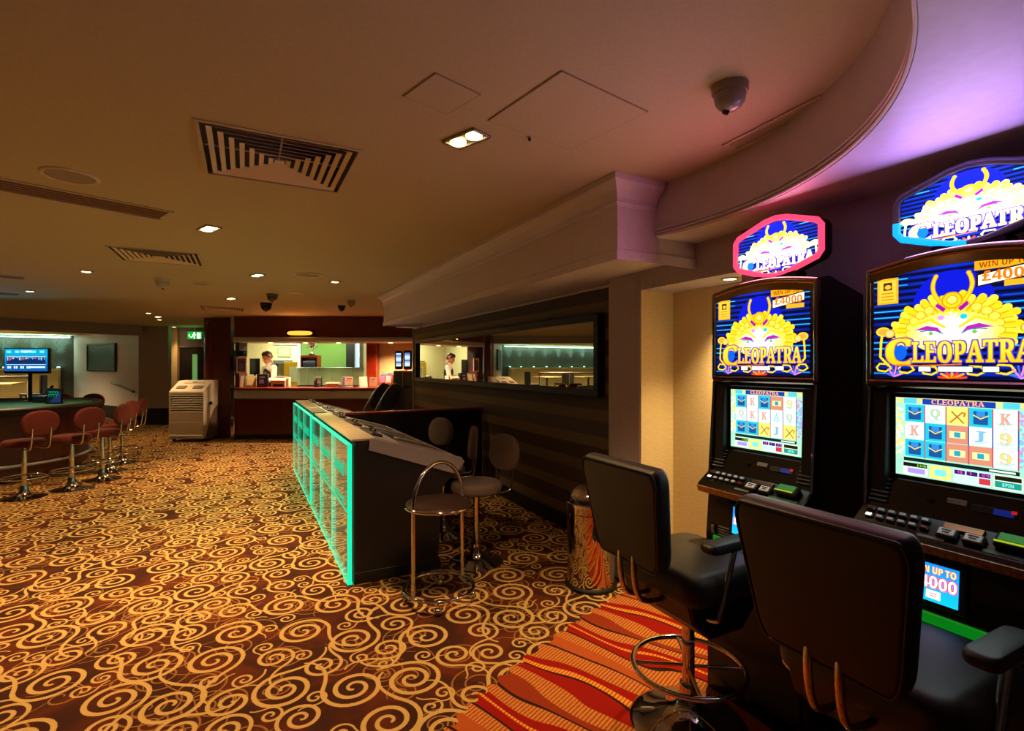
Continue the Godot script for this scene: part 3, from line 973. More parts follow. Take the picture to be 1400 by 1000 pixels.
	part(bill, "note_slot_light", B(Vector3(0.17, 0.026, 0.030), Vector3(0.07, 0.004, 0.028), 0.001, dk), glow("note_green", Color(0.10, 0.65, 0.06), 0.35))
	part(bill, "note_slot_light", B(Vector3(0.165, 0.026, 0.048), Vector3(0.075, 0.004, 0.005), 0.001, dk), glow("note_yellow", Color(0.75, 0.8, 0.08), 0.8))
	part(t, "deck_label", B(Vector3(0.165, 0.001, 0.074), Vector3(0.12, 0.002, 0.012), 0.0, dk), mat("deck_green", Color(0.25, 0.48, 0.36), 0.4))
	part(t, "deck_label", B(Vector3(-0.02, 0.001, 0.076), Vector3(0.07, 0.002, 0.010), 0.0, dk), mat("deck_pale", Color(0.45, 0.50, 0.44), 0.4))
	# lower door with the prize display, coin tray and vents
	part(t, "lower_door", B(Vector3(0, 0.38, 0.058), Vector3(0.44, 0.60, 0.012), 0.004), matt)
	var ds = Transform3D(Basis(Vector3.RIGHT, -0.085), Vector3(-0.024, 0.82, 0.056))
	part(t, "display_hood", B(Vector3.ZERO, Vector3(0.17, 0.15, 0.014), 0.005, ds), matt)
	var df = ST()
	face(df, ds * Vector3(-0.064, 0.058, 0.0085), ds * Vector3(0.064, 0.058, 0.0085), ds * Vector3(0.064, -0.058, 0.0085), ds * Vector3(-0.064, -0.058, 0.0085))
	part(t, "prize_display", df, K.prize)
	part(t, "coin_tray", B(Vector3(0, 0.672, 0.064), Vector3(0.42, 0.03, 0.03), 0.008), mat("tray", Color(0.12, 0.12, 0.13), 0.25, 0.8))
	part(t, "tray_light", B(Vector3(0, 0.708, 0.066), Vector3(0.38, 0.034, 0.012), 0.002), glow("tray_green", Color(0.02, 0.55, 0.10), 0.7))
	for k in 4: part(t, "vent_slat", B(Vector3(-0.135, 0.735 + 0.012 * k, 0.062), Vector3(0.06, 0.005, 0.012), 0.001), mat("slot_grey", Color(0.2, 0.2, 0.2)))
	part(t, "door_lock", B(Vector3(-0.195, 0.75, 0.062), Vector3(0.02, 0.04, 0.012), 0.003), chrome)
	# the sign on top
	part(t, "topper_stand", B(Vector3(0, 1.875, -0.13), Vector3(0.20, 0.06, 0.08), 0.005), matt)
	var tx = Transform3D(Basis(), Vector3(0, 2.022, 0))
	part(t, "topper_housing", prism(ST(), hexa(0.002), -0.17, -0.105, tx, 0.008), matt)
	var tr = []
	for p in hexa(0.008): tr.append(Vector3(p.x, p.y + 2.022, -0.10))
	if low_rim == null:
		part(t, "topper_rim_light", tube(ST(), tr, 0.0125, 10, true), rim)
	else:   # only the lower left run of the rim is lit
		var a = []
		for k in [10, 11, 12, 13]: a.append(tr[k])
		a.append(tr[13].lerp(tr[0], 0.35))
		part(t, "topper_rim_light", tube(ST(), a, 0.0125, 10), low_rim)
		var b2 = [a[-1]]
		for k in range(0, 11): b2.append(tr[k])
		part(t, "topper_rim", tube(ST(), b2, 0.0125, 10), rim)
	var hx = hexa(0.016)
	var tri_ = Geometry2D.triangulate_polygon(hx)
	var fs = ST()
	for i in range(0, tri_.size(), 3):
		var q = [hx[tri_[i]], hx[tri_[i + 1]], hx[tri_[i + 2]]]
		if (q[1] - q[0]).cross(q[2] - q[0]) > 0: q = [q[0], q[2], q[1]]
		for p in q: v3(fs, Vector3(p.x, p.y + 2.022, -0.1035), Vector3(0, 0, 1), Vector2((p.x + 0.2) / 0.4, 0.5 - p.y / 0.245))
	part(t, "topper_sign", fs, K.topper)
	# the light the lit faces give off
	area(t, Vector3(0, 2.022, -0.08), Vector2(0.38, 0.2), Color(0.95, 0.75, 1.0).lerp(rim_c, 0.65), 0.27)
	area(t, Vector3(0, 1.63, 0.02), Vector2(0.44, 0.34), Color(1.0, 0.85, 0.55), 0.07)
	area(t, Vector3(0, 1.26, 0.0), Vector2(0.34, 0.26), Color(0.8, 0.95, 0.95), 0.07)
	return t
func area(parent, at, size, c, e, facing = Vector3(0, 0, 1)):
	var l := AreaLight3D.new()
	l.name = "panel_light"
	l.area_size = size
	l.area_normalize_energy = true
	l.light_color = c
	l.light_energy = e
	l.shadow_enabled = true
	l.set("area_range", 30.0)
	parent.add_child(l, true)
	l.position = at
	# area lights shine along their -z
	if facing == Vector3(0, 0, 1): l.rotation.y = PI
	elif facing == Vector3(0, -1, 0): l.rotation.x = -PI / 2
	elif facing == Vector3(0, 1, 0): l.rotation.x = PI / 2
	elif facing == Vector3(-1, 0, 0): l.rotation.y = PI / 2
	return l
func lobe(bw, tw, h, r):   # tapered rounded outline, narrower at the foot
	var p = rounded(1.0, h, r, 7)
	for i in p.size():
		var f = p[i].y / h + 0.5
		p[i].x *= lerpf(bw, tw, f)
	return p
func slot_stool(x, z, label, turn):
	var t = thing("slot_stool", label, "stool", Vector3(x, 0, z), turn, "stools at the slot machines")
	var hide = mat("leatherette", Color(0.036, 0.031, 0.030), 0.5)
	hide.rim_enabled = true
	hide.rim = 0.2
	var chrome = K.chrome
	part(t, "base", lathe(ST(), [Vector2(0, 0), Vector2(0.235, 0), Vector2(0.238, 0.008), Vector2(0.225, 0.020), Vector2(0.19, 0.030), Vector2(0.14, 0.042), Vector2(0.09, 0.062), Vector2(0.055, 0.092), Vector2(0.04, 0.13), Vector2(0.036, 0.16), Vector2(0, 0.16)], 48), chrome)
	part(t, "pole", lathe(ST(), [Vector2(0.026, 0.15), Vector2(0.026, 0.48), Vector2(0, 0.48)], 20), chrome)
	var collar = lathe(ST(), [Vector2(0.026, 0.15), Vector2(0.036, 0.155), Vector2(0.036, 0.175), Vector2(0.026, 0.185)], 20)
	part(t, "collar", collar, chrome)
	var fr = part(t, "foot_ring", tube(ST(), ring(Vector3(0, 0.245, 0), 0.225, 48), 0.011, 10, true), chrome)
	for k in 4:
		var a = TAU * k / 4.0 + 0.6
		part(fr, "spoke", tube(ST(), [Vector3(cos(a), 0, sin(a)) * 0.025 + Vector3(0, 0.245, 0), Vector3(cos(a), 0, sin(a)) * 0.222 + Vector3(0, 0.245, 0)], 0.007, 8), chrome)
	var up = Transform3D(Basis(Vector3.RIGHT, PI / 2), Vector3(0, 0.655, -0.01))
	part(t, "seat", cushion(rounded(0.46, 0.45, 0.07, 7), 0.13, up, 0.05), hide)
	part(t, "seat_box", side(ST(), [[0.20, 0.62], [0.17, 0.53], [0.08, 0.455], [-0.10, 0.455], [-0.20, 0.56], [-0.22, 0.62]], -0.19, 0.19, 0.01), mat("stool_shell", Color(0.03, 0.03, 0.032), 0.45))
	var lean = Transform3D(Basis(Vector3.RIGHT, 0.16), Vector3(0, 0.935, 0.325))
	var bk = part(t, "backrest", cushion(lobe(0.36, 0.46, 0.40, 0.075), 0.075, lean, 0.03), hide)
	var pip = []
	for p in lobe(0.345, 0.445, 0.385, 0.07): pip.append(lean * Vector3(p.x, p.y, 0.034))
	part(bk, "piping", tube(ST(), pip, 0.004, 6, true), mat("piping", Color(0.03, 0.027, 0.027), 0.4))
	for s in [-1, 1]:
		part(t, "back_support", tube(ST(), curve([Vector3(0.04 * s, 0.80, 0.325), Vector3(0.04 * s, 0.715, 0.328), Vector3(0.04 * s, 0.625, 0.31), Vector3(0.04 * s, 0.585, 0.26), Vector3(0.04 * s, 0.575, 0.15)], 5), 0.011, 10), chrome)
		part(t, "arm_post", tube(ST(), curve([Vector3(0.16 * s, 0.56, 0.12), Vector3(0.235 * s, 0.56, 0.115), Vector3(0.252 * s, 0.60, 0.10), Vector3(0.255 * s, 0.82, 0.03)], 5), 0.011, 10), chrome)
		part(t, "armrest", cushion(rounded(0.07, 0.25, 0.025, 6), 0.036, Transform3D(Basis(Vector3.RIGHT, PI / 2), Vector3(0.255 * s, 0.84, 0.06)), 0.018), hide)
	return t
# bar stool with a round seat, an oval back on two bent tubes and a chrome trumpet base
func bar_stool(called, label, group, fabric, at, turn, foot = true, hs = 0.60):
	var t = thing(called, label, "stool", at, turn, group)
	var chrome = K.chrome
	part(t, "base", lathe(ST(), [Vector2(0, 0), Vector2(0.205, 0), Vector2(0.207, 0.006), Vector2(0.17, 0.016), Vector2(0.10, 0.026), Vector2(0.06, 0.045), Vector2(0.042, 0.085), Vector2(0.036, 0.14), Vector2(0, 0.14)], 36), chrome)
	part(t, "pole", lathe(ST(), [Vector2(0.024, 0.13), Vector2(0.024, hs - 0.05), Vector2(0, hs - 0.05)], 16), chrome)
	if foot:
		var fr = part(t, "foot_ring", tube(ST(), ring(Vector3(0, 0.235, 0), 0.205, 36), 0.009, 8, true), chrome)
		for k in 2: part(fr, "spoke", tube(ST(), [Vector3(cos(k * PI + 0.5), 0, sin(k * PI + 0.5)) * 0.02 + Vector3(0, 0.235, 0), Vector3(cos(k * PI + 0.5), 0, sin(k * PI + 0.5)) * 0.203 + Vector3(0, 0.235, 0)], 0.006, 6), chrome)
	part(t, "seat", cushion(oval(0.195, 0.195, 32), 0.085, Transform3D(Basis(Vector3.RIGHT, PI / 2), Vector3(0, hs, 0)), 0.035), fabric)
	part(t, "backrest", cushion(oval(0.185, 0.145, 32, 0.86), 0.055, Transform3D(Basis(Vector3.RIGHT, 0.12), Vector3(0, hs + 0.235, 0.265)), 0.024), fabric)
	for s in [-1, 1]:
		part(t, "back_support", tube(ST(), curve([Vector3(0.075 * s, hs - 0.05, 0.05), Vector3(0.085 * s, hs - 0.055, 0.21), Vector3(0.09 * s, hs - 0.02, 0.265), Vector3(0.09 * s, hs + 0.18, 0.292)], 5), 0.009, 8), chrome)
	return t

# ------------------------------------------------------------------ ceiling fittings
const CEIL := 2.5
const LAMP := 0.68
func spot(parent, at, e, angle = 38.0, c = Color(1.0, 0.79, 0.53), size = 0.05):
	var l := SpotLight3D.new()
	l.name = "lamp_light"
	l.light_color = c
	l.light_energy = e
	l.spot_angle = angle
	l.spot_angle_attenuation = 1.0
	l.spot_range = 30.0
	l.spot_attenuation = 2.0
	l.light_size = size
	l.shadow_enabled = true
	parent.add_child(l, true)
	l.position = at
	l.rotation.x = -PI / 2
	return l
func downlight(x, z, twin, label, e, key = "lamp_warm", c = Color(1.0, 0.79, 0.53), turn = -1.19):
	var t = thing("downlight", label, "downlight", Vector3(x, CEIL, z), turn, "recessed ceiling downlights")
	var w = 0.20 if twin else 0.11
	var fr = ST()
	var h = 0.11
	for s in [-1, 1]:
		box(fr, Vector3(0, -0.005, s * (h / 2 - 0.006)), Vector3(w, 0.012, 0.012), 0.003)
		box(fr, Vector3(s * (w / 2 - 0.006), -0.005, 0), Vector3(0.012, 0.012, h), 0.003)
	box(fr, Vector3(0, -0.001, 0), Vector3(w - 0.01, 0.002, h - 0.01))
	part(t, "bezel", fr, mat("satin_metal", Color(0.55, 0.53, 0.50), 0.35, 0.9))
	for k in ([-1, 1] if twin else [0]):
		part(t, "lamp_light_face", disc(ST(), Vector3(k * 0.05, 0, 0), 0.036, -0.010, -0.003, 20), K[key])
		spot(t, Vector3(k * 0.05, -0.02, 0), LAMP * e / (2.0 if twin else 1.0), 52.0, c)
	return t
func ring_frame(a, b, y0, y1, inner_y = null):   # square ring, a = outer half, b = inner half; tapered when the two heights differ
	var st = ST()
	var iy = y0 if inner_y == null else inner_y
	for k in 4:
		var xf = Transform3D(Basis(Vector3.UP, k * PI / 2), Vector3.ZERO)
		var A = [Vector3(-a, y0, a), Vector3(a, y0, a), Vector3(b, iy, b), Vector3(-b, iy, b)]
		var C = [Vector3(-a, y0 + y1, a), Vector3(a, y0 + y1, a), Vector3(b, iy + y1, b), Vector3(-b, iy + y1, b)]
		quad(st, xf * A[0], xf * A[1], xf * A[2], xf * A[3], Vector3.DOWN)
		quad(st, xf * C[0], xf * C[1], xf * C[2], xf * C[3], Vector3.UP)
		quad(st, xf * A[0], xf * A[1], xf * C[1], xf * C[0], xf.basis * Vector3(0, 0, 1))
		quad(st, xf * A[2], xf * A[3], xf * C[3], xf * C[2], xf.basis * Vector3(0, 0, -1))
	return st
const VENTS := [[0.15, -2.76], [-0.70, -5.67], [-0.35, -10.35]]
const STRIPS := [[-2.3, -3.36, -0.475, -4.09, 0.25], [-4.3, -7.2, -2.24, -7.75, 0.20], [-4.9, -8.9, -2.83, -9.6, 0.24], [1.93, -1.16, 1.965, -1.60, 0.07]]
func cut_hole(ce, at: Vector3, turn, size: Vector3):
	var c := CSGBox3D.new()
	c.name = "vent_opening"
	c.operation = CSGShape3D.OPERATION_SUBTRACTION
	c.size = size
	c.material = K.duct
	ce.add_child(c, true)
	c.position = at - ce.position
	c.rotation.y = turn
func diffuser(x, z, label):
	var t = thing("ceiling_vent", label, "vent", Vector3(x, CEIL, z), 0.0, "square louvred ceiling vents")
	part(t, "frame", ring_frame(0.337, 0.319, -0.006, 0.005), K.ceiling_paint)
	for k in 7:
		var a = 0.296 - 0.0412 * k
		part(t, "louvre", ring_frame(a, a - 0.021, -0.006, 0.002, 0.003), K.vent_cream)
	part(t, "centre_plate", B(Vector3(0, 0.0, 0), Vector3(0.045, 0.004, 0.045)), K.vent_cream)
	for k in 2: part(t, "cross_bar", B(Vector3(0, 0.028, 0), Vector3(0.64, 0.006, 0.008) if k else Vector3(0.008, 0.006, 0.64)), K.vent_cream)
	return t
func strip_vent(x0, z0, x1, z1, w, label):
	var a = Vector2(x0, z0)
	var b = Vector2(x1, z1)
	var L = a.distance_to(b)
	var m = (a + b) / 2
	var t = thing("strip_vent", label, "vent", Vector3(m.x, CEIL, m.y), -(b - a).angle(), "long ceiling strip vents")
	for s in [-1, 1]: part(t, "rim", B(Vector3(0, -0.004, s * (w / 2 + 0.008)), Vector3(L + 0.03, 0.007, 0.018), 0.002), K.ceiling_paint)
	for k in 5: part(t, "blade", B(Vector3(0, 0.004, (k - 2) * w / 5.0), Vector3(L - 0.002, 0.012, w / 5.0 * 0.62), 0.002, Transform3D(Basis(Vector3.RIGHT, 0.0), Vector3.ZERO)), (K.ceiling_paint if w < 0.1 else mat("strip_brown", Color(0.50, 0.36, 0.24), 0.7)))
	return t
func ceiling_disc(called, x, z, r, label, category, m, rim_m):
	var t = thing(called, label, category, Vector3(x, CEIL, z))
	part(t, "rim", lathe(ST(), [Vector2(r, 0.0), Vector2(r, -0.006), Vector2(r * 0.93, -0.012), Vector2(r * 0.84, -0.008)], 36), rim_m)
	part(t, "grille", lathe(ST(), [Vector2(0, -0.012), Vector2(r * 0.5, -0.010), Vector2(r * 0.85, -0.006)], 36), m)
	return t
func dome_camera(x, z, r, label, shell, globe, aim):
	var t = thing("dome_camera", label, "security camera", Vector3(x, CEIL, z), aim)
	part(t, "mount", lathe(ST(), [Vector2(0, 0), Vector2(r * 1.08, 0), Vector2(r * 1.06, -r * 0.38), Vector2(r * 1.0, -r * 0.5), Vector2(0, -r * 0.5)], 30), shell)
	part(t, "dome", lathe(ST(), [Vector2(r * 0.93, -r * 0.5), Vector2(r * 0.93, -r * 0.7), Vector2(r * 0.86, -r * 1.0), Vector2(r * 0.70, -r * 1.25), Vector2(r * 0.45, -r * 1.43), Vector2(r * 0.2, -r * 1.5), Vector2(0, -r * 1.51)], 30), globe)
	part(t, "lens", lathe(ST(), [Vector2(0, 0), Vector2(r * 0.2, 0), Vector2(r * 0.2, -0.012), Vector2(0, -0.012)], 14, Transform3D(Basis(Vector3.RIGHT, 0.45), Vector3(0, -r * 1.42, -r * 0.2))), mat("lens_black", Color(0.01, 0.01, 0.01), 0.1))
	return t

# ------------------------------------------------------------------ betting terminals
func terminal_bank(z0, z1, label, tile):
	var L = z0 - z1
	var t = thing("terminal_bank", label, "gaming terminals", Vector3(0.64, 0, (z0 + z1) / 2), 0.0, "banks of betting terminals")
	var shell = mat("bank_black", Color(0.055, 0.055, 0.075), 0.5)
	var h = L / 2
	# end outline in (x, y): upright front, flat top, desk sloping down to the players
	var prof = PackedVector2Array([Vector2(0.03, 0.0), Vector2(0.03, 0.965), Vector2(0.14, 0.980), Vector2(0.765, 0.799), Vector2(0.75, 0.69), Vector2(0.66, 0.60), Vector2(0.62, 0.0)])
	part(t, "carcass", prism(ST(), prof, -h, h, Transform3D(), 0.004), shell)
	part(t, "plinth", B(Vector3(0.33, 0.04, 0), Vector3(0.62, 0.08, L + 0.012), 0.004), mat("plinth_black", Color(0.03, 0.03, 0.03), 0.6))
	var edge = mat("acrylic_edge", Color(0.1, 0.5, 0.45), 0.3)
	var n = 3
	for k in n:
		var zc = -h + L * (k + 0.5) / n
		var w = L / n
		part(t, "top_tile", B(Vector3(0.082, 0.987, zc), Vector3(0.150, 0.016, w - 0.008), 0.003), tile)
		# lit acrylic front: clear sheet, bright cut edges, etched line and lettering-like marks
		var gp = part(t, "front_pane", B(Vector3(-0.018, 0.485, zc), Vector3(0.008, 0.93, w - 0.014), 0.0), K.acrylic)
		part(t, "back_board", B(Vector3(0.026, 0.485, zc), Vector3(0.008, 0.93, w - 0.014)), mat("bank_board", Color(0.02, 0.17, 0.15), 0.5))
		for s in [-1, 1]: part(gp, "edge_light", B(Vector3(-0.008, 0.485, zc + s * (w / 2 - 0.008)), Vector3(0.030, 0.95, 0.006), 0.001), K.aqua)
		part(gp, "edge_light", B(Vector3(-0.008, 0.957, zc), Vector3(0.030, 0.010, w - 0.01), 0.002), K.aqua)
		part(gp, "edge_light", B(Vector3(-0.006, 0.012, zc), Vector3(0.034, 0.020, w - 0.01), 0.002), K.aqua)
		part(gp, "etched_light", B(Vector3(-0.0235, 0.50, zc), Vector3(0.003, 0.018, w - 0.03), 0.0), K.aqua_dim)
		rng.seed = 40 + k
		var et = ST()
		for row in [[0.72, 0.10], [0.535, 0.035]]:
			var z = -w * 0.30
			while z < w * 0.30:
				var hh = row[1] * rng.randf_range(0.4, 1.0)
				box(et, Vector3(-0.0235, row[0] + hh / 2, zc + z), Vector3(0.003, hh, 0.011))
				box(et, Vector3(-0.0235, row[0] + rng.randf() * hh, zc + z + 0.010), Vector3(0.003, 0.012, 0.018))
				z += rng.randf_range(0.022, 0.04)
		part(gp, "etched_light", et, K.aqua_dim).set_meta("kind", "stuff")
		# station on the sloping desk
		var sl = Transform3D(Basis(Vector3(0.9605, -0.2783, 0), Vector3(0.2783, 0.9605, 0), Vector3(0, 0, 1)), Vector3(0.14, 0.980, zc))
		part(t, "station_panel", B(Vector3(0.325, 0.012, 0), Vector3(0.63, 0.024, w - 0.01), 0.006, sl), K.bezel_grey)
		for s in [-1, 1]:
			part(t, "station_screen", B(Vector3(0.31, 0.026, s * w * 0.215), Vector3(0.20, 0.006, w * 0.36), 0.002, sl), mat("felt_dark", Color(0.085, 0.095, 0.085), 0.5))
			part(t, "station_screen", B(Vector3(0.50, 0.026, s * w * 0.215), Vector3(0.13, 0.006, w * 0.36), 0.002, sl), mat("felt_dark", Color(0.085, 0.095, 0.085), 0.5))
		part(t, "wrist_pad", cushion(rounded(0.30, w * 0.10, 0.03, 5), 0.014, sl * Transform3D(Basis(Vector3.RIGHT, PI / 2), Vector3(0.40, 0.030, 0)), 0.006), K.bezel_grey)
		part(t, "divider_strip", B(Vector3(0.36, 0.030, w * 0.485), Vector3(0.34, 0.010, 0.012), 0.002, sl), K.bezel_grey)
		var hood = part(t, "note_hood", B(Vector3(0.062, 0.034, 0.0), Vector3(0.085, 0.022, w * 0.62), 0.008, sl), mat("hood_grey", Color(0.20, 0.21, 0.23), 0.4))
		part(hood, "cap", B(Vector3(0.06, 0.049, -w * 0.20), Vector3(0.07, 0.010, 0.07), 0.003, sl), K.bezel_grey)
		for s in 2: part(hood, "clip", B(Vector3(0.045 + 0.035 * s, 0.056, w * 0.05), Vector3(0.010, 0.024, 0.045), 0.004, sl), mat("clip_black", Color(0.05, 0.05, 0.05), 0.35))
	# pale apron board on the near end of the desk
	part(t, "apron", prism(ST(), PackedVector2Array([Vector2(0.13, 1.0), Vector2(0.80, 0.812), Vector2(0.825, 0.775), Vector2(0.76, 0.695), Vector2(0.72, 0.70), Vector2(0.115, 0.915)]), h - 0.002, h + 0.022, Transform3D(), 0.004), K.bezel_grey)
	part(t, "apron_lip", B(Vector3(0.800, 0.752, 0), Vector3(0.05, 0.09, L), 0.018), K.bezel_grey)
	var l = area(t, Vector3(-0.04, 0.40, 0), Vector2(L * 0.95, 0.8), Color(0.10, 0.95, 0.75), 0.10, Vector3(-1, 0, 0))
	return t

# ------------------------------------------------------------------ small goods on the cash desk
func card(called, label, cat, x, z, w, h, m, base_y, lean = 0.2, group = ""):
	var t = thing(called, label, cat, G(x, base_y, z), TURN, group)
	part(t, "board", B(Vector3(0, h / 2, 0), Vector3(w, h, 0.008), 0.0015, Transform3D(Basis(Vector3.RIGHT, -lean), Vector3(0, 0.002, 0))), m)
	part(t, "foot", B(Vector3(0, 0.006, -h * lean * 0.6 - 0.012), Vector3(w * 0.9, 0.012, h * lean + 0.03), 0.002), mat("card_foot", Color(0.2, 0.17, 0.15), 0.5))
	return t
func print_card(key, w, h, back: Color, marks: Array):
	var im := Image.create(w, h, false, Image.FORMAT_RGB8)
	im.fill(back)
	for q in marks: im_rect(im, q[0] * w, q[1] * h, q[2] * w, q[3] * h, q[4])
	return im
func front_face(parent, called, c: Vector3, w, h, m, lean = 0.0):
	var st = ST()
	var xf = Transform3D(Basis(Vector3.RIGHT, -lean), c)
	face(st, xf * Vector3(-w / 2, h / 2, 0), xf * Vector3(w / 2, h / 2, 0), xf * Vector3(w / 2, -h / 2, 0), xf * Vector3(-w / 2, -h / 2, 0))
	return part(parent, called, st, m)
# a slab given in desk directions
func dslab(called, x0, x1, y0, y1, z0, z1, m, bev = 0.0):
	var o = struct(called, B(Vector3((x0 + x1) / 2, (y0 + y1) / 2, -(z0 + z1) / 2), Vector3(x1 - x0, y1 - y0, z1 - z0), bev), m)
	o.rotation.y = TURN
	return o
func wall_between(called, a: Vector2, b: Vector2, y0, y1, th, m):   # straight wall in plan, th thick to the right of a->b
	var n = (b - a).normalized().orthogonal()
	return struct(called, slab(ST(), PackedVector2Array([a, b, b - n * th, a - n * th]), y0, y1), m)

func make_materials():
	mat("chrome", Color(0.80, 0.79, 0.78), 0.07, 1.0)
	mat("bronze_chrome", Color(0.62, 0.50, 0.42), 0.14, 1.0)
	K.burr = grained("burr", Color(0.38, 0.20, 0.07), Color(0.85, 0.55, 0.24), 0.3, Vector3(6, 9, 6), 0.05, 4)
	K.ceiling_paint = grained("ceiling_paint", Color(0.74, 0.70, 0.58), Color(0.78, 0.74, 0.62), 0.9, Vector3(3, 3, 3), 0.08, 2)
	K.wall_paint = grained("wall_paint", Color(0.66, 0.64, 0.69), Color(0.71, 0.69, 0.74), 0.85, Vector3(2.5, 2.5, 2.5), 0.06, 3)
	K.slot_paint = grained("slot_paint", Color(0.70, 0.69, 0.73), Color(0.75, 0.74, 0.77), 0.85, Vector3(2.5, 2.5, 2.5), 0.06, 7)
	K.gloss_white = grained("gloss_white", Color(0.79, 0.77, 0.82), Color(0.83, 0.81, 0.86), 0.45, Vector3(2, 2, 2), 0.05, 6)
	K.cream_paper = grained("cream_paper", Color(0.76, 0.68, 0.50), Color(0.86, 0.79, 0.62), 0.85, Vector3(1.3, 14, 1.3), 0.06, 8)
	K.mahogany = grained("mahogany", Color(0.30, 0.115, 0.075), Color(0.42, 0.165, 0.10), 0.2, Vector3(7, 0.7, 7), 0.05, 9)
	K.redwood = grained("redwood", Color(0.42, 0.11, 0.05), Color(0.55, 0.17, 0.07), 0.25, Vector3(7, 0.8, 7), 0.05, 10)
	K.table_wood = grained("table_wood", Color(0.25, 0.09, 0.05), Color(0.36, 0.14, 0.07), 0.4, Vector3(0.8, 5, 0.8), 0.05, 12)
	K.slate = grained("slate", Color(0.07, 0.08, 0.08), Color(0.42, 0.46, 0.45), 0.6, Vector3(0.9, 5.0, 0.9), 0.08, 13)
	K.slate_art = grained("slate_art", Color(0.08, 0.11, 0.12), Color(0.36, 0.42, 0.42), 0.35, Vector3(0.5, 5, 0.5), 0.07, 14)
	K.office = grained("office", Color(0.86, 0.85, 0.70), Color(0.91, 0.90, 0.77), 0.8, Vector3(2, 2, 2), 0.05, 15)
	K.green = grained("green", Color(0.34, 0.47, 0.20), Color(0.39, 0.52, 0.24), 0.8, Vector3(2, 2, 2), 0.05, 16)
	mat("frosted", Color(0.74, 0.86, 0.74), 0.5)
	K.frosted.transparency = BaseMaterial3D.TRANSPARENCY_ALPHA
	K.frosted.albedo_color.a = 0.62
	mat("pane", Color(0.85, 0.95, 0.92, 0.12), 0.02)
	K.pane.transparency = BaseMaterial3D.TRANSPARENCY_ALPHA
	mat("bin_chrome", Color(0.74, 0.70, 0.66), 0.05, 1.0)
	mat("kiosk_metal", Color(0.42, 0.38, 0.36), 0.3, 0.8)
	mat("duct", Color(0.52, 0.50, 0.47), 0.6)
	mat("brushed", Color(0.72, 0.75, 0.80), 0.34, 0.3)
	mat("mirror", Color(0.93, 0.94, 0.93), 0.0, 1.0)
	mat("black_skirting", Color(0.035, 0.03, 0.03), 0.5)
	mat("vent_cream", Color(0.86, 0.80, 0.70), 0.6)
	mat("tile_cream", Color(0.74, 0.70, 0.60), 0.3)
	mat("bezel_grey", Color(0.62, 0.61, 0.64), 0.42)
	K.lamp_warm = glow("lamp_warm", Color(1.0, 0.80, 0.52), 14.0, Color(0.9, 0.9, 0.9))
	K.lamp_cool = glow("lamp_cool", Color(0.86, 1.0, 0.80), 9.0, Color(0.9, 0.9, 0.9))
	K.aqua = glow("aqua", Color(0.0, 0.92, 0.70), 1.15, Color(0.1, 0.5, 0.4))
	K.aqua_dim = glow("aqua_dim", Color(0.0, 0.80, 0.58), 0.8, Color(0.1, 0.4, 0.35))
	mat("acrylic", Color(0.75, 0.95, 0.90, 0.18), 0.03, 0.0, 0.75)
	K.acrylic.transparency = BaseMaterial3D.TRANSPARENCY_ALPHA
	mat("russet", Color(0.36, 0.095, 0.05), 0.85)
	K.russet.rim_enabled = true
	K.russet.rim = 0.15
	mat("taupe", Color(0.42, 0.375, 0.375), 0.9)
	K.taupe.rim_enabled = true
	K.taupe.rim = 0.35
	K.marquee = picture("marquee_print", marquee_art(560, 450, false), 1.5)
	K.topper = picture("topper_print", marquee_art(420, 300, true), 3.6)
	K.reels1 = picture("reels_print_a", reel_art(101), 1.5)
	K.reels2 = picture("reels_print_b", reel_art(202), 1.5)
	K.prize = picture("prize_print", prize_art(), 2.2)
	# wallpaper in broad horizontal bands
	var im := Image.create(64, 256, false, Image.FORMAT_RGB8)
	rng.seed = 77
	var cols = [Color(0.30, 0.265, 0.23), Color(0.46, 0.40, 0.33), Color(0.34, 0.31, 0.285), Color(0.49, 0.43, 0.35)]
	var cuts = [0, 74, 128, 202, 256]
	for k in 4:
		for y in range(cuts[k], cuts[k + 1]):
			for x in 64: im.set_pixel(x, y, cols[k] * (1.0 + rng.randf_range(-0.05, 0.05)))
	var bw = mat("band_paper", Color.WHITE, 0.7)
	bw.albedo_texture = ImageTexture.create_from_image(im)

func _ready():
	make_chrome_first()
	# camera, surroundings, light
	var cam := Camera3D.new()
	cam.name = "camera"
	add_child(cam)
	cam.position = Vector3(0, 1.5, 0)
	cam.rotation.y = TURN
	cam.fov = 71.08
	cam.near = 0.05
	cam.far = 60
	cam.current = true
	var we := WorldEnvironment.new()
	we.name = "surroundings"
	var env := Environment.new()
	env.background_mode = Environment.BG_COLOR
	env.background_color = Color(0, 0, 0)
	env.tonemap_mode = Environment.TONE_MAPPER_LINEAR
	env.tonemap_exposure = 1.0
	env.sdfgi_enabled = true
	env.ssao_enabled = true
	env.ssil_enabled = true
	we.environment = env
	add_child(we)
	make_materials()
	build_shell()
	build_far_room()
	build_desk()
	build_ceiling_fittings()
	build_slots()
	build_floor_things()
	build_gaming_table()
	build_desk_goods()
	make_person()

func make_chrome_first():
	rng.seed = 1

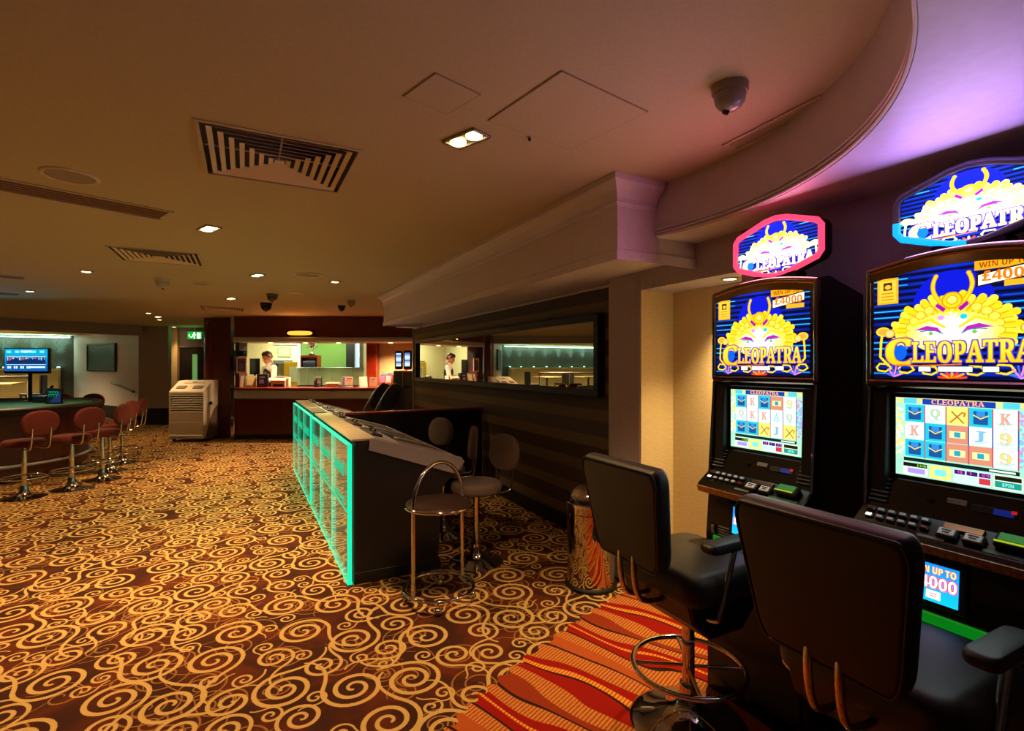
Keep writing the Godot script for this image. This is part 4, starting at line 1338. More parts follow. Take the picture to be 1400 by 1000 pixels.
# ------------------------------------------------------------------ room
func build_shell():
	var cp = scroll_carpet()
	var T = cp[1]
	var fl = ST()
	var q = [Vector3(-12, 0, -22), Vector3(5, 0, -22), Vector3(5, 0, 3.2), Vector3(-12, 0, 3.2)]
	for i in [0, 1, 2, 0, 2, 3]: v3(fl, q[i], Vector3.UP, Vector2(q[i].x, q[i].z) / T)
	var f = struct("floor", fl, cp[0])
	struct("floor_slab", span(Vector3(-12, -0.2, -22), Vector3(5, -0.004, 3.2)), mat("concrete", Color(0.4, 0.4, 0.4)))
	# second carpet, laid to a ragged curved seam in front of the slot machines
	var seam = []
	var knots = [Vector3(-0.50, 0, 0.6), Vector3(-0.32, 0, -0.60), Vector3(0.18, 0, -1.50), Vector3(0.73, 0, -1.98), Vector3(1.165, 0, -2.24), Vector3(1.88, 0, -2.545), Vector3(2.329, 0, -2.68)]
	var sm = curve(knots, 24)
	rng.seed = 9
	var poly := PackedVector2Array()
	for i in sm.size():
		var j = 0.014 if i % 4 < 2 else -0.012
		if i == 0 or i == sm.size() - 1: j = 0.0
		poly.append(Vector2(sm[i].x - j * 0.5, sm[i].z - j))
	poly.append(Vector2(2.329, 0.6))
	var wm = wave_carpet()
	var st = ST()
	var idx = Geometry2D.triangulate_polygon(poly)
	# stripes run towards the machines from the seam
	var dv = Vector2(0.40, 0.917)
	var du = Vector2(0.917, -0.40)
	for i in range(0, idx.size(), 3):
		var p = [poly[idx[i]], poly[idx[i + 1]], poly[idx[i + 2]]]
		if (p[1] - p[0]).cross(p[2] - p[0]) < 0: p = [p[0], p[2], p[1]]
		for r in p: v3(st, Vector3(r.x, 0.003, r.y), Vector3.UP, Vector2(r.dot(du) / 0.78, r.dot(dv) / 1.1))
	var bc = struct("floor_border_carpet", st, wm)
	meta(bc, "red and orange wavy striped carpet under the slot machine stools", "carpet")
	# ceilings
	var ce := CSGBox3D.new()   # cut through where the vents sit
	ce.name = "ceiling"
	ce.size = Vector3(17, 0.30, 25.2)
	ce.material = K.ceiling_paint
	ce.set_meta("kind", "structure")
	add_child(ce)
	ce.position = Vector3(-3.5, CEIL + 0.15, -9.4)
	for v in VENTS: cut_hole(ce, Vector3(v[0], CEIL, v[1]), 0.0, Vector3(0.645, 0.44, 0.645))
	for v in STRIPS:
		var a2 = Vector2(v[0], v[1])
		var b2 = Vector2(v[2], v[3])
		cut_hole(ce, Vector3((a2.x + b2.x) / 2, CEIL, (a2.y + b2.y) / 2), -(b2 - a2).angle(), Vector3(a2.distance_to(b2), 0.30, v[4]))
	var so := PackedVector2Array([Vector2(2.6, 3.0), Vector2(2.6, -2.16), Vector2(2.031, -2.16)])
	var lip = []
	for k in 41:
		var a = lerpf(-0.232, PI / 2, k / 40.0)
		var p = Vector2(0.663 + 1.4075 * cos(a), -1.836 + 1.4075 * sin(a))
		so.append(p)
		lip.append(p)
	so.append(Vector2(-12, -0.428))
	so.append(Vector2(-12, 3.0))
	struct("ceiling_soffit", slab(ST(), so, 2.213, CEIL), K.gloss_white)
	for k in 3: struct("trim_%d" % (k + 1), tube(ST(), lip.map(func(p): return Vector3(p.x - (p.x - 0.663) * 0.003 , 2.222 + 0.017 * k, p.y - (p.y + 1.836) * 0.003)), 0.007, 8), K.gloss_white)
	# beam over the mirror wall, with cornice and bottom band
	struct("ceiling_beam", prism(ST(), PackedVector2Array([Vector2(1.76, 2.07), Vector2(2.63, 2.155), Vector2(2.63, CEIL), Vector2(1.76, CEIL)]), -7.35, -2.16), K.gloss_white)
	struct("ceiling_beam_back", span(Vector3(2.30, 2.152, -8.75), Vector3(2.75, CEIL, -7.3)), K.gloss_white)
	var path = [Vector2(2.031, -2.16), Vector2(1.76, -2.16), Vector2(1.76, -7.35), Vector2(2.33, -7.35)]
	struct("trim_4", moulding(ST(), path, [Vector2(0, 2.352), Vector2(0.014, 2.358), Vector2(0.018, 2.372), Vector2(0.006, 2.380), Vector2(0.012, 2.398), Vector2(0.030, 2.430), Vector2(0.058, 2.455), Vector2(0.066, 2.466), Vector2(0.072, 2.470), Vector2(0.074, 2.499)]), K.gloss_white)
	struct("trim_5", moulding(ST(), [Vector2(2.33, -2.16), Vector2(1.76, -2.16), Vector2(1.76, -7.35), Vector2(2.33, -7.35)], [Vector2(0, 2.066), Vector2(0.010, 2.066), Vector2(0.010, 2.118), Vector2(0.004, 2.124), Vector2(0, 2.124)]), K.gloss_white)
	# banded wall with the long mirror
	var wst = ST()
	var a = [Vector3(2.62, 2.16, -8.75), Vector3(2.62, 2.16, -2.95), Vector3(2.62, 0, -2.95), Vector3(2.62, 0, -8.75)]
	var uv = [Vector2(0, 0), Vector2(8, 0), Vector2(8, 2.16 / 0.45), Vector2(0, 2.16 / 0.45)]
	for i in [0, 1, 2, 0, 2, 3]: v3(wst, a[i], Vector3(-1, 0, 0), uv[i])
	struct("wall_right", wst, K.band_paper)
	struct("wall_right_core", span(Vector3(2.622, 0, -8.75), Vector3(2.78, CEIL, -2.9)), K.wall_paint)
	struct("trim_6", span(Vector3(2.60, 2.135, -8.75), Vector3(2.625, 2.16, -2.96), 0.004), K.gloss_white)
	struct("trim_7", span(Vector3(2.60, 0, -8.76), Vector3(2.64, 2.15, -8.735), 0.003), K.brushed)
	struct("baseboard_right", span(Vector3(2.60, 0, -8.74), Vector3(2.622, 0.14, -2.96), 0.004), K.black_skirting)
	# pier, header and alcove beside the slot wall
	struct("wall_pier", span(Vector3(2.33, 0, -2.96), Vector3(2.64, 2.13, -2.63), 0.004), K.wall_paint)
	struct("wall_pier_return", span(Vector3(2.334, 0, -2.632), Vector3(2.63, 2.06, -2.62)), K.cream_paper)
	struct("wall_header", span(Vector3(2.33, 2.0, -2.64), Vector3(2.64, 2.3, -1.80)), K.wall_paint)
	struct("wall_alcove", span(Vector3(2.62, 0, -2.70), Vector3(2.78, 2.05, -1.7)), K.cream_paper)
	struct("wall_slots", span(Vector3(2.33, 0, -1.84), Vector3(2.78, 2.25, 3.0)), K.slot_paint)
	struct("wall_back", span(Vector3(-12, 0, 3.0), Vector3(2.8, CEIL, 3.2)), K.wall_paint)
	struct("wall_left", span(Vector3(-12.2, 0, -22), Vector3(-12, CEIL, 3.2)), K.wall_paint)
	struct("wall_far", span(Vector3(-12, 0, -22.2), Vector3(5, CEIL, -22)), K.wall_paint)
	struct("wall_outer", span(Vector3(4.8, 0, -22), Vector3(5, CEIL, 3.2)), K.wall_paint)
	var al = thing("alcove_downlight", "recessed lamp in the lit cream alcove beside the slot machine", "downlight", Vector3(2.47, 2.0, -2.03))
	part(al, "bezel", lathe(ST(), [Vector2(0.05, 0.0), Vector2(0.05, -0.006), Vector2(0.036, -0.006)], 20), mat("satin_metal", Color(0.55, 0.53, 0.5), 0.35, 0.9))
	part(al, "lamp_light_face", disc(ST(), Vector3.ZERO, 0.036, -0.004, -0.001, 20), K.lamp_warm)
	spot(al, Vector3(0, -0.015, 0), 4.6, 50, Color(1.0, 0.84, 0.58))
	# the mirror
	var t = thing("wall_mirror", "long dark framed mirror on the brown banded wall", "mirror", Vector3(2.60, 1.585, -5.9))
	var L = 5.06
	var H = 0.69
	var fm = mat("mirror_frame", Color(0.085, 0.07, 0.06), 0.5)
	for s in [-1, 1]:
		part(t, "frame_rail", B(Vector3(-0.02, s * (H / 2 - 0.03), 0), Vector3(0.08, 0.062, L), 0.006), fm)
		part(t, "frame_stile", B(Vector3(-0.02, 0, s * (L / 2 - 0.03)), Vector3(0.079, H - 0.12, 0.062), 0.006), fm)
	part(t, "mirror_glass", B(Vector3(-0.01, 0, 0), Vector3(0.02, H - 0.11, L - 0.11)), K.mirror)

func build_far_room():
	# raised lounge beyond the left wall: header, side wall, stone wall, ceiling, rail
	var A = Vector2(-11.99, -10.45)
	var Bp = Vector2(-2.39, -15.85)
	var hd = wall_between("wall_lounge_header", A, Bp, 2.25, CEIL, 0.22, K.wall_paint)
	struct("trim_8", moulding(ST(), [Bp, A], [Vector2(0.0, 2.40), Vector2(0.02, 2.41), Vector2(0.03, 2.44), Vector2(0.07, 2.475), Vector2(0.075, 2.499)]), K.gloss_white)
	var C = Vector2(-4.5, -19.45)
	wall_between("wall_lounge_side", C, Bp, 0, CEIL, -0.16, K.gloss_white)
	struct("wall_stone", span(Vector3(-11.9, 0, -19.65), Vector3(-4.42, 2.4, -19.45)), K.slate)
	struct("ceiling_lounge", slab(ST(), PackedVector2Array([Vector2(-11.95, -10.7), Vector2(-2.6, -15.95), Vector2(-4.5, -19.5), Vector2(-11.95, -19.5)]), 2.38, 2.48), K.cream_paper)
	struct("floor_lounge", slab(ST(), PackedVector2Array([Vector2(-11.95, -12.4), Vector2(-4.7, -16.5), Vector2(-4.75, -19.5), Vector2(-11.95, -19.5)]), 0.0, 0.30), mat("lounge_floor", Color(0.24, 0.16, 0.11), 0.8))
	# ramp down beside the white wall
	var rs = ST()
	var r = [Vector3(-4.7, 0.30, -16.5), Vector3(-4.75, 0.30, -19.45), Vector3(-2.45, 0.01, -15.85), Vector3(-3.9, 0.01, -15.2)]
	quad(rs, r[0], r[1], r[2], r[3], Vector3.UP)
	var m2 = K.scroll_carpet
	struct("floor_ramp", rs, mat("ramp_carpet", Color(0.45, 0.30, 0.14), 0.95))
	struct("baseboard_lounge", slab(ST(), PackedVector2Array([C, Bp, Bp + Vector2(-0.03, 0.0), C + Vector2(-0.03, 0.0)]), 0.0, 0.42), K.black_skirting)
	var led = thing("cove_light_strip", "bright white light strip along the top of the slate wall", "light strip", Vector3(-8.2, 2.33, -19.38))
	part(led, "channel", B(Vector3(0, 0.02, 0), Vector3(7.3, 0.05, 0.10), 0.005), K.brushed)
	part(led, "strip_light", B(Vector3(0, -0.012, 0.02), Vector3(7.25, 0.02, 0.04), 0.004), glow("led_white", Color(0.86, 1.0, 0.86), 6.0))
	area(led, Vector3(0, -0.03, 0.04), Vector2(7.2, 0.05), Color(0.85, 1.0, 0.80), 2.0, Vector3(0, -1, 0))
	struct("wall_lounge_ledge", span(Vector3(-11.9, 0.3, -19.46), Vector3(-4.8, 1.40, -19.20), 0.01), mat("ledge_cream", Color(0.78, 0.70, 0.48), 0.7))
	var up0 = null
	var xs = [-4.82, -5.36, -5.99, -6.64, -7.33, -7.98, -8.66, -9.34]
	for i in xs.size():
		var lab = "small uplight on the slate wall ledge, number %d from the white wall" % (i + 1)
		lab = ["first", "second", "third", "fourth", "fifth", "sixth", "seventh", "eighth"][i] + " small uplight from the white wall on the slate ledge"
		var u
		if up0 == null:
			u = thing("ledge_uplight", lab, "uplight", Vector3(xs[i], 1.40, -19.33), 0.0, "uplights along the slate wall")
			part(u, "body", lathe(ST(), [Vector2(0, 0), Vector2(0.05, 0), Vector2(0.05, 0.05), Vector2(0, 0.05)], 14), K.brushed)
			part(u, "lamp_light_face", disc(ST(), Vector3.ZERO, 0.04, 0.051, 0.056, 14), glow("uplight_face", Color(0.75, 1.0, 0.95), 14.0))
			var l = spot(u, Vector3(0, 0.07, 0), 7.0, 26, Color(0.70, 1.0, 0.92), 0.02)
			l.rotation.x = PI / 2 + 0.12
			up0 = u
		else:
			u = copy_of(up0, lab, Vector3(xs[i], 1.40, -19.33), 0)
	# lounge ceiling lamps (warm), out of the photographed view
	for k in 2:
		var dl = thing("lounge_lamp", ["warm round lamp in the lounge ceiling nearest the white wall", "warm round lamp in the lounge ceiling far from the white wall"][k], "ceiling lamp", Vector3(-5.6 - 3.2 * k, 2.38, -16.8))
		part(dl, "lamp_light_face", disc(ST(), Vector3.ZERO, 0.10, -0.012, -0.001, 24), K.lamp_warm)
		part(dl, "bezel", lathe(ST(), [Vector2(0.12, 0), Vector2(0.12, -0.012), Vector2(0.10, -0.012)], 24), K.brushed)
		spot(dl, Vector3(0, -0.03, 0), 22.0, 70, Color(1.0, 0.85, 0.6), 0.1)
	# picture and handrail on the white wall
	var dirw = (Bp - C).normalized()
	var nw = Vector2(-dirw.y, dirw.x)
	if nw.x > 0: nw = -nw
	var yaw = atan2(nw.x, nw.y)
	var pc = C + dirw * 2.0 + nw * 0.03
	var fr = thing("framed_picture", "dark framed picture of grey slate on the white lounge wall", "picture", Vector3(pc.x, 1.72, pc.y), yaw)
	part(fr, "frame", ring_upright(0.92, 0.38, 0.05, 0.05), mat("pic_frame", Color(0.06, 0.05, 0.05), 0.4))
	part(fr, "print", B(Vector3(0, 0, -0.005), Vector3(1.78, 0.70, 0.02)), K.slate_art)
	var ra = C + dirw * 2.85 + nw * 0.09
	var rb = C + dirw * 4.12 + nw * 0.09
	var hr = thing("handrail", "metal handrail sloping down the white lounge wall", "handrail", Vector3.ZERO)
	part(hr, "rail", tube(ST(), [Vector3(ra.x, 1.04, ra.y), Vector3(rb.x, 0.84, rb.y)], 0.03, 10), mat("rail_steel", Color(0.36, 0.35, 0.34), 0.3, 0.8))
	for k in 2:
		var p = ra.lerp(rb, 0.12 + 0.76 * k)
		part(hr, "bracket", tube(ST(), [Vector3(p.x, 1.02 - 0.19 * (0.12 + 0.76 * k), p.y), Vector3(p.x - nw.x * 0.09, 0.98 - 0.19 * (0.12 + 0.76 * k), p.y - nw.y * 0.09)], 0.012, 8), K.brushed)
	# guard rail in front of the lounge
	var g = thing("guard_rail", "glass guard rail with metal top rail before the raised lounge", "railing", Vector3.ZERO)
	var ga = Vector2(-11.8, -12.75)
	var gb = Vector2(-4.75, -16.75)
	part(g, "top_rail", tube(ST(), [Vector3(ga.x, 1.22, ga.y), Vector3(gb.x, 1.22, gb.y)], 0.03, 10), K.brushed)
	for k in 8:
		var p = ga.lerp(gb, k / 7.0)
		part(g, "post", tube(ST(), [Vector3(p.x, 0.30, p.y), Vector3(p.x, 1.22, p.y)], 0.022, 8), K.brushed)
		if k < 7:
			var p2 = ga.lerp(gb, (k + 1) / 7.0)
			var gs = ST()
			var e = (p2 - p) * 0.06
			quad(gs, Vector3(p.x + e.x, 0.42, p.y + e.y), Vector3(p2.x - e.x, 0.42, p2.y - e.y), Vector3(p2.x - e.x, 1.12, p2.y - e.y), Vector3(p.x + e.x, 1.12, p.y + e.y), Vector3(0, 0, 1))
			part(g, "glass_pane", gs, K.pane)
	# lounge tables and chairs
	var cloth = mat("cream_cloth", Color(0.85, 0.78, 0.55), 0.8)
	var t0 = null
	var tb = [[-5.6, -17.6, "nearest the white wall"], [-7.2, -17.0, "in the middle of the lounge"], [-8.9, -16.6, "far left in the lounge"], [-10.4, -16.0, "leftmost in the lounge"]]
	for i in tb.size():
		var lab = "cream topped dining table " + tb[i][2]
		if t0 == null:
			t0 = thing("lounge_table", lab, "table", Vector3(tb[i][0], 0.30, tb[i][1]), 0.0, "lounge tables")
			part(t0, "table_top", B(Vector3(0, 0.74, 0), Vector3(0.85, 0.04, 0.85), 0.01), cloth)
			part(t0, "pedestal", lathe(ST(), [Vector2(0, 0), Vector2(0.24, 0), Vector2(0.24, 0.02), Vector2(0.04, 0.05), Vector2(0.035, 0.72), Vector2(0, 0.72)], 16), mat("dark_metal", Color(0.16, 0.17, 0.19), 0.3, 0.8))
		else:
			copy_of(t0, lab, Vector3(tb[i][0], 0.30, tb[i][1]), 0.1 * i)
	var c0 = null
	var n = 0
	for i in tb.size():
		for s in [-1, 1]:
			var at = Vector3(tb[i][0] + s * 0.72, 0.30, tb[i][1] + 0.05 * s)
			var lab = ("dark dining chair on the right of the cream table " if s > 0 else "dark dining chair on the left of the cream table ") + tb[i][2]
			if c0 == null:
				c0 = thing("dining_chair", lab, "chair", at, s * PI / 2, "lounge dining chairs")
				var dk = mat("dark_chair", Color(0.06, 0.045, 0.04), 0.5)
				part(c0, "seat", B(Vector3(0, 0.45, 0), Vector3(0.44, 0.08, 0.44), 0.02), dk)
				part(c0, "backrest", B(Vector3(0, 0.72, 0.20), Vector3(0.44, 0.48, 0.06), 0.02), dk)
				for q in [[-1, -1], [1, -1], [1, 1], [-1, 1]]: part(c0, "leg", B(Vector3(q[0] * 0.19, 0.205, q[1] * 0.19), Vector3(0.04, 0.41, 0.04), 0.004), dk)
			else:
				copy_of(c0, lab, at, s * PI / 2)
			n += 1
	# wall, door and exit sign right of the lounge
	dslab("wall_corner", -9.46, -8.70, 0, CEIL, 12.96, 13.08, K.wall_paint)
	dslab("baseboard_corner", -9.47, -8.69, 0, 0.42, 12.93, 12.96, K.black_skirting)
	dslab("wall_lobby_left", -9.4, -8.83, 0, CEIL, 13.5, 13.6, K.cream_paper)
	dslab("wall_lobby_over", -9.4, -6.4, 1.98, CEIL, 13.6, 13.8, K.wall_paint)
	dslab("wall_lobby_right", -8.14, -6.4, 0, 2.0, 13.6, 13.8, K.wall_paint)
	var d = thing("door_1", "", "")
	d.remove_meta("label")
	d.remove_meta("category")
	d.set_meta("kind", "structure")
	d.position = D(-8.48, 0, 13.62)
	d.rotation.y = TURN
	part(d, "leaf", B(Vector3(0, 0.98, 0), Vector3(0.66, 1.96, 0.05), 0.004), mat("door_brown", Color(0.08, 0.05, 0.04), 0.4))
	for s in [-1, 1]: part(d, "jamb", B(Vector3(s * 0.35, 0.99, 0.01), Vector3(0.05, 1.98, 0.08), 0.004), mat("jamb", Color(0.35, 0.25, 0.16), 0.5))
	part(d, "glazing", B(Vector3(0.06, 1.25, 0.027), Vector3(0.13, 1.1, 0.006), 0.0), glow("corridor_light", Color(0.45, 0.75, 0.40), 0.45, Color(0.4, 0.5, 0.4)))
	part(d, "push_handle", B(Vector3(0.26, 1.0, 0.04), Vector3(0.03, 0.25, 0.03), 0.006), K.brushed)
	var ex = thing("exit_sign", "lit green running man exit sign over the dark door", "exit sign", D(-8.32, 2.29, 13.42), TURN)
	part(ex, "housing", B(Vector3(0, 0, -0.03), Vector3(0.40, 0.215, 0.05), 0.008), mat("sign_white", Color(0.8, 0.8, 0.8), 0.5))
	var im := Image.create(160, 84, false, Image.FORMAT_RGB8)
	im.fill(Color(0.02, 0.55, 0.12))
	var wh = Color(0.97, 1, 0.97)
	im_ellipse(im, 74, 16, 8, 8, wh)
	im_line(im, [Vector2(72, 26), Vector2(62, 48), Vector2(78, 58), Vector2(74, 76)], 10, wh)
	im_line(im, [Vector2(62, 48), Vector2(48, 62), Vector2(36, 62)], 9, wh)
	im_line(im, [Vector2(54, 40), Vector2(64, 28), Vector2(84, 32), Vector2(92, 42)], 7, wh)
	im_rect(im, 104, 12, 40, 66, wh)
	im_poly(im, [Vector2(8, 42), Vector2(26, 24), Vector2(26, 60)], wh)
	front_face(ex, "sign_light_face", Vector3(0, 0, -0.004), 0.38, 0.195, picture("exit_print", im, 1.9))
	part(ex, "bracket", B(Vector3(0, 0.16, -0.03), Vector3(0.03, 0.11, 0.03), 0.003), K.brushed)
	area(ex, Vector3(0, 0, 0.02), Vector2(0.36, 0.18), Color(0.25, 1.0, 0.3), 0.06)
	var lob = thing("lobby_lamp", "recessed warm lamp before the dark exit door", "downlight", D(-8.75, CEIL, 13.25))
	part(lob, "lamp_light_face", disc(ST(), Vector3.ZERO, 0.04, -0.008, -0.001, 16), K.lamp_warm)
	part(lob, "bezel", lathe(ST(), [Vector2(0.055, 0), Vector2(0.055, -0.008), Vector2(0.04, -0.008)], 16), K.brushed)
	spot(lob, Vector3(0, -0.02, 0), 2.5, 40)
func ring_upright(a, b, w, dpt):
	var st = ST()
	for s in [-1, 1]:
		box(st, Vector3(0, s * (b - w / 2), 0), Vector3(2 * a, w, dpt), 0.004)
		box(st, Vector3(s * (a - w / 2), 0, 0), Vector3(w, 2 * b - 2 * w, dpt), 0.004)
	return st

# ------------------------------------------------------------------ cash desk
func build_desk():
	var pil = struct("wall_desk_pillar", lathe(ST(), [Vector2(0.25, 0), Vector2(0.25, CEIL)], 40), K.mahogany)
	pil.position = D(-6.32, 0, 10.98)
	dslab("wall_desk_jamb", -6.2, -5.66, 0, CEIL, 10.62, 10.95, mat("jamb_wood", Color(0.30, 0.10, 0.065), 0.6))
	dslab("trim_9", -5.725, -5.645, 0, CEIL, 10.40, 10.45, K.chrome, 0.012)
	dslab("wall_desk_fascia", -5.65, -1.2, 2.08, CEIL, 10.40, 10.62, K.mahogany, 0.01)
	dslab("trim_10", -5.66, -1.2, 1.975, 2.08, 10.36, 10.64, K.brushed, 0.02)
	dslab("ceiling_desk_soffit", -5.66, -1.2, 1.98, 2.07, 10.64, 11.1, K.cream_paper)
	var c = thing("cash_desk", "long mahogany cash desk counter with brushed metal band", "counter", D(-3.7, 0, 10.4), TURN)
	part(c, "front_panel", B(Vector3(0, 0.41, -0.07), Vector3(3.84, 0.82, 0.10), 0.01), K.mahogany)
	part(c, "metal_band", B(Vector3(0, 0.915, -0.05), Vector3(3.84, 0.195, 0.16), 0.03), K.brushed)
	part(c, "worktop", B(Vector3(0, 1.03, -0.24), Vector3(3.85, 0.038, 0.62), 0.012), K.redwood)
	part(c, "kick_board", B(Vector3(0, 0.05, -0.01), Vector3(3.84, 0.10, 0.03), 0.004), K.black_skirting)
	for k in 3: part(c, "panel_seam", B(Vector3(-1.0 + k * 1.0, 0.45, -0.018), Vector3(0.008, 0.72, 0.004)), K.black_skirting)
	# inside: back walls in their own colours
	dslab("wall_desk_back_cream", -7.16, -6.02, 0, CEIL, 13.0, 13.2, K.cream_paper)
	dslab("wall_desk_back_office", -6.02, -5.36, 0, CEIL, 13.0, 13.2, K.office)
	dslab("trim_11", -5.42, -5.36, 0, CEIL, 12.95, 13.0, K.gloss_white)
	dslab("trim_12", -6.02, -5.36, 2.03, CEIL, 12.95, 13.0, K.gloss_white)
	dslab("wall_desk_back_green", -5.36, -4.20, 0, CEIL, 13.0, 13.2, K.green)
	dslab("wall_desk_back_dark", -4.20, -3.92, 0, CEIL, 12.95, 13.2, mat("cabinet_dark", Color(0.07, 0.07, 0.07), 0.4))
	dslab("wall_desk_back_right", -3.92, -2.9, 0, CEIL, 13.0, 13.2, K.cream_paper)
	dslab("wall_desk_post", -3.13, -2.92, 0, 2.0, 11.0, 11.3, K.redwood, 0.005)
	dslab("wall_desk_side", -2.95, 0.6, 0, CEIL, 11.28, 11.4, K.cream_paper)
	var la = D(-6.22, 0, 10.96)
	var lb = D(-7.16, 0, 13.2)
	wall_between("wall_desk_left", Vector2(la.x, la.z), Vector2(lb.x, lb.z), 0, CEIL, -0.08, K.cream_paper)
	var w = thing("window_1", "", "")
	w.remove_meta("label")
	w.remove_meta("category")
	w.set_meta("kind", "structure")
	w.position = D(-3.90, 1.80, 12.93)
	w.rotation.y = TURN
	part(w, "window_frame", ring_upright(0.06, 0.36, 0.015, 0.06), K.gloss_white)
	part(w, "window_pane", B(Vector3(0, 0, -0.01), Vector3(0.09, 0.69, 0.01)), glow("blue_pane", Color(0.70, 0.85, 1.0), 0.7, Color(0.6, 0.7, 0.8)))
	# lamps over the counter
	for k in 4:
		var u = [-5.05, -4.32, -3.63, -2.54][k]
		var lab = ["over the person at the cash desk", "in front of the silver trophy cup over the counter", "in front of the green wall over the counter", "over the leaflet rack at the right of the counter"][k]
		var l = thing("counter_lamp", "small recessed lamp " + lab, "downlight", D(u, 1.98, 10.71), TURN, "lamps over the cash desk")
		part(l, "bezel", lathe(ST(), [Vector2(0.06, 0.0), Vector2(0.06, -0.008), Vector2(0.045, -0.008)], 18), K.brushed)
		part(l, "lamp_light_face", disc(ST(), Vector3.ZERO, 0.045, -0.012, -0.002, 18), K.lamp_warm)
		spot(l, Vector3(0, -0.03, 0), [2.6, 3.4, 3.4, 6.5][k], 72, Color(1.0, 0.80, 0.58))
	for k in 2:
		var ol = thing("office_lamp", ["square ceiling panel lamp in the room behind the person", "square ceiling panel lamp before the green wall"][k], "ceiling lamp", D([-5.6, -4.4][k], CEIL - 0.03, 12.2), TURN)
		part(ol, "frame", ring_frame(0.30, 0.27, -0.006, 0.03), K.gloss_white)
		part(ol, "panel_light_face", B(Vector3(0, 0.0, 0), Vector3(0.54, 0.01, 0.54)), glow("office_panel", Color(0.95, 1.0, 0.85), 2.5))
		area(ol, Vector3(0, -0.02, 0), Vector2(0.54, 0.54), Color(0.96, 1.0, 0.82), 4.6, Vector3(0, -1, 0))
	var fl = thing("fascia_lamp", "glowing amber wall lamp on the mahogany fascia", "wall lamp", D(-4.29, 2.155, 10.375), TURN)
	part(fl, "back_plate", B(Vector3(0, 0, -0.005), Vector3(0.60, 0.14, 0.02), 0.006), mat("lamp_bronze", Color(0.12, 0.06, 0.03), 0.35, 0.6))
	part(fl, "amber_light_shade", lathe(ST(), [Vector2(0, -0.25), Vector2(0.02, -0.245), Vector2(0.036, -0.2), Vector2(0.042, -0.1), Vector2(0.044, 0), Vector2(0.042, 0.1), Vector2(0.036, 0.2), Vector2(0.02, 0.245), Vector2(0, 0.25)], 20, Transform3D(Basis(Vector3(0, 0, 1), PI / 2), Vector3(0, 0, 0.03))), glow("amber", Color(1.0, 0.62, 0.20), 2.2))
	area(fl, Vector3(0, 0, 0.09), Vector2(0.45, 0.08), Color(1.0, 0.6, 0.25), 0.35)

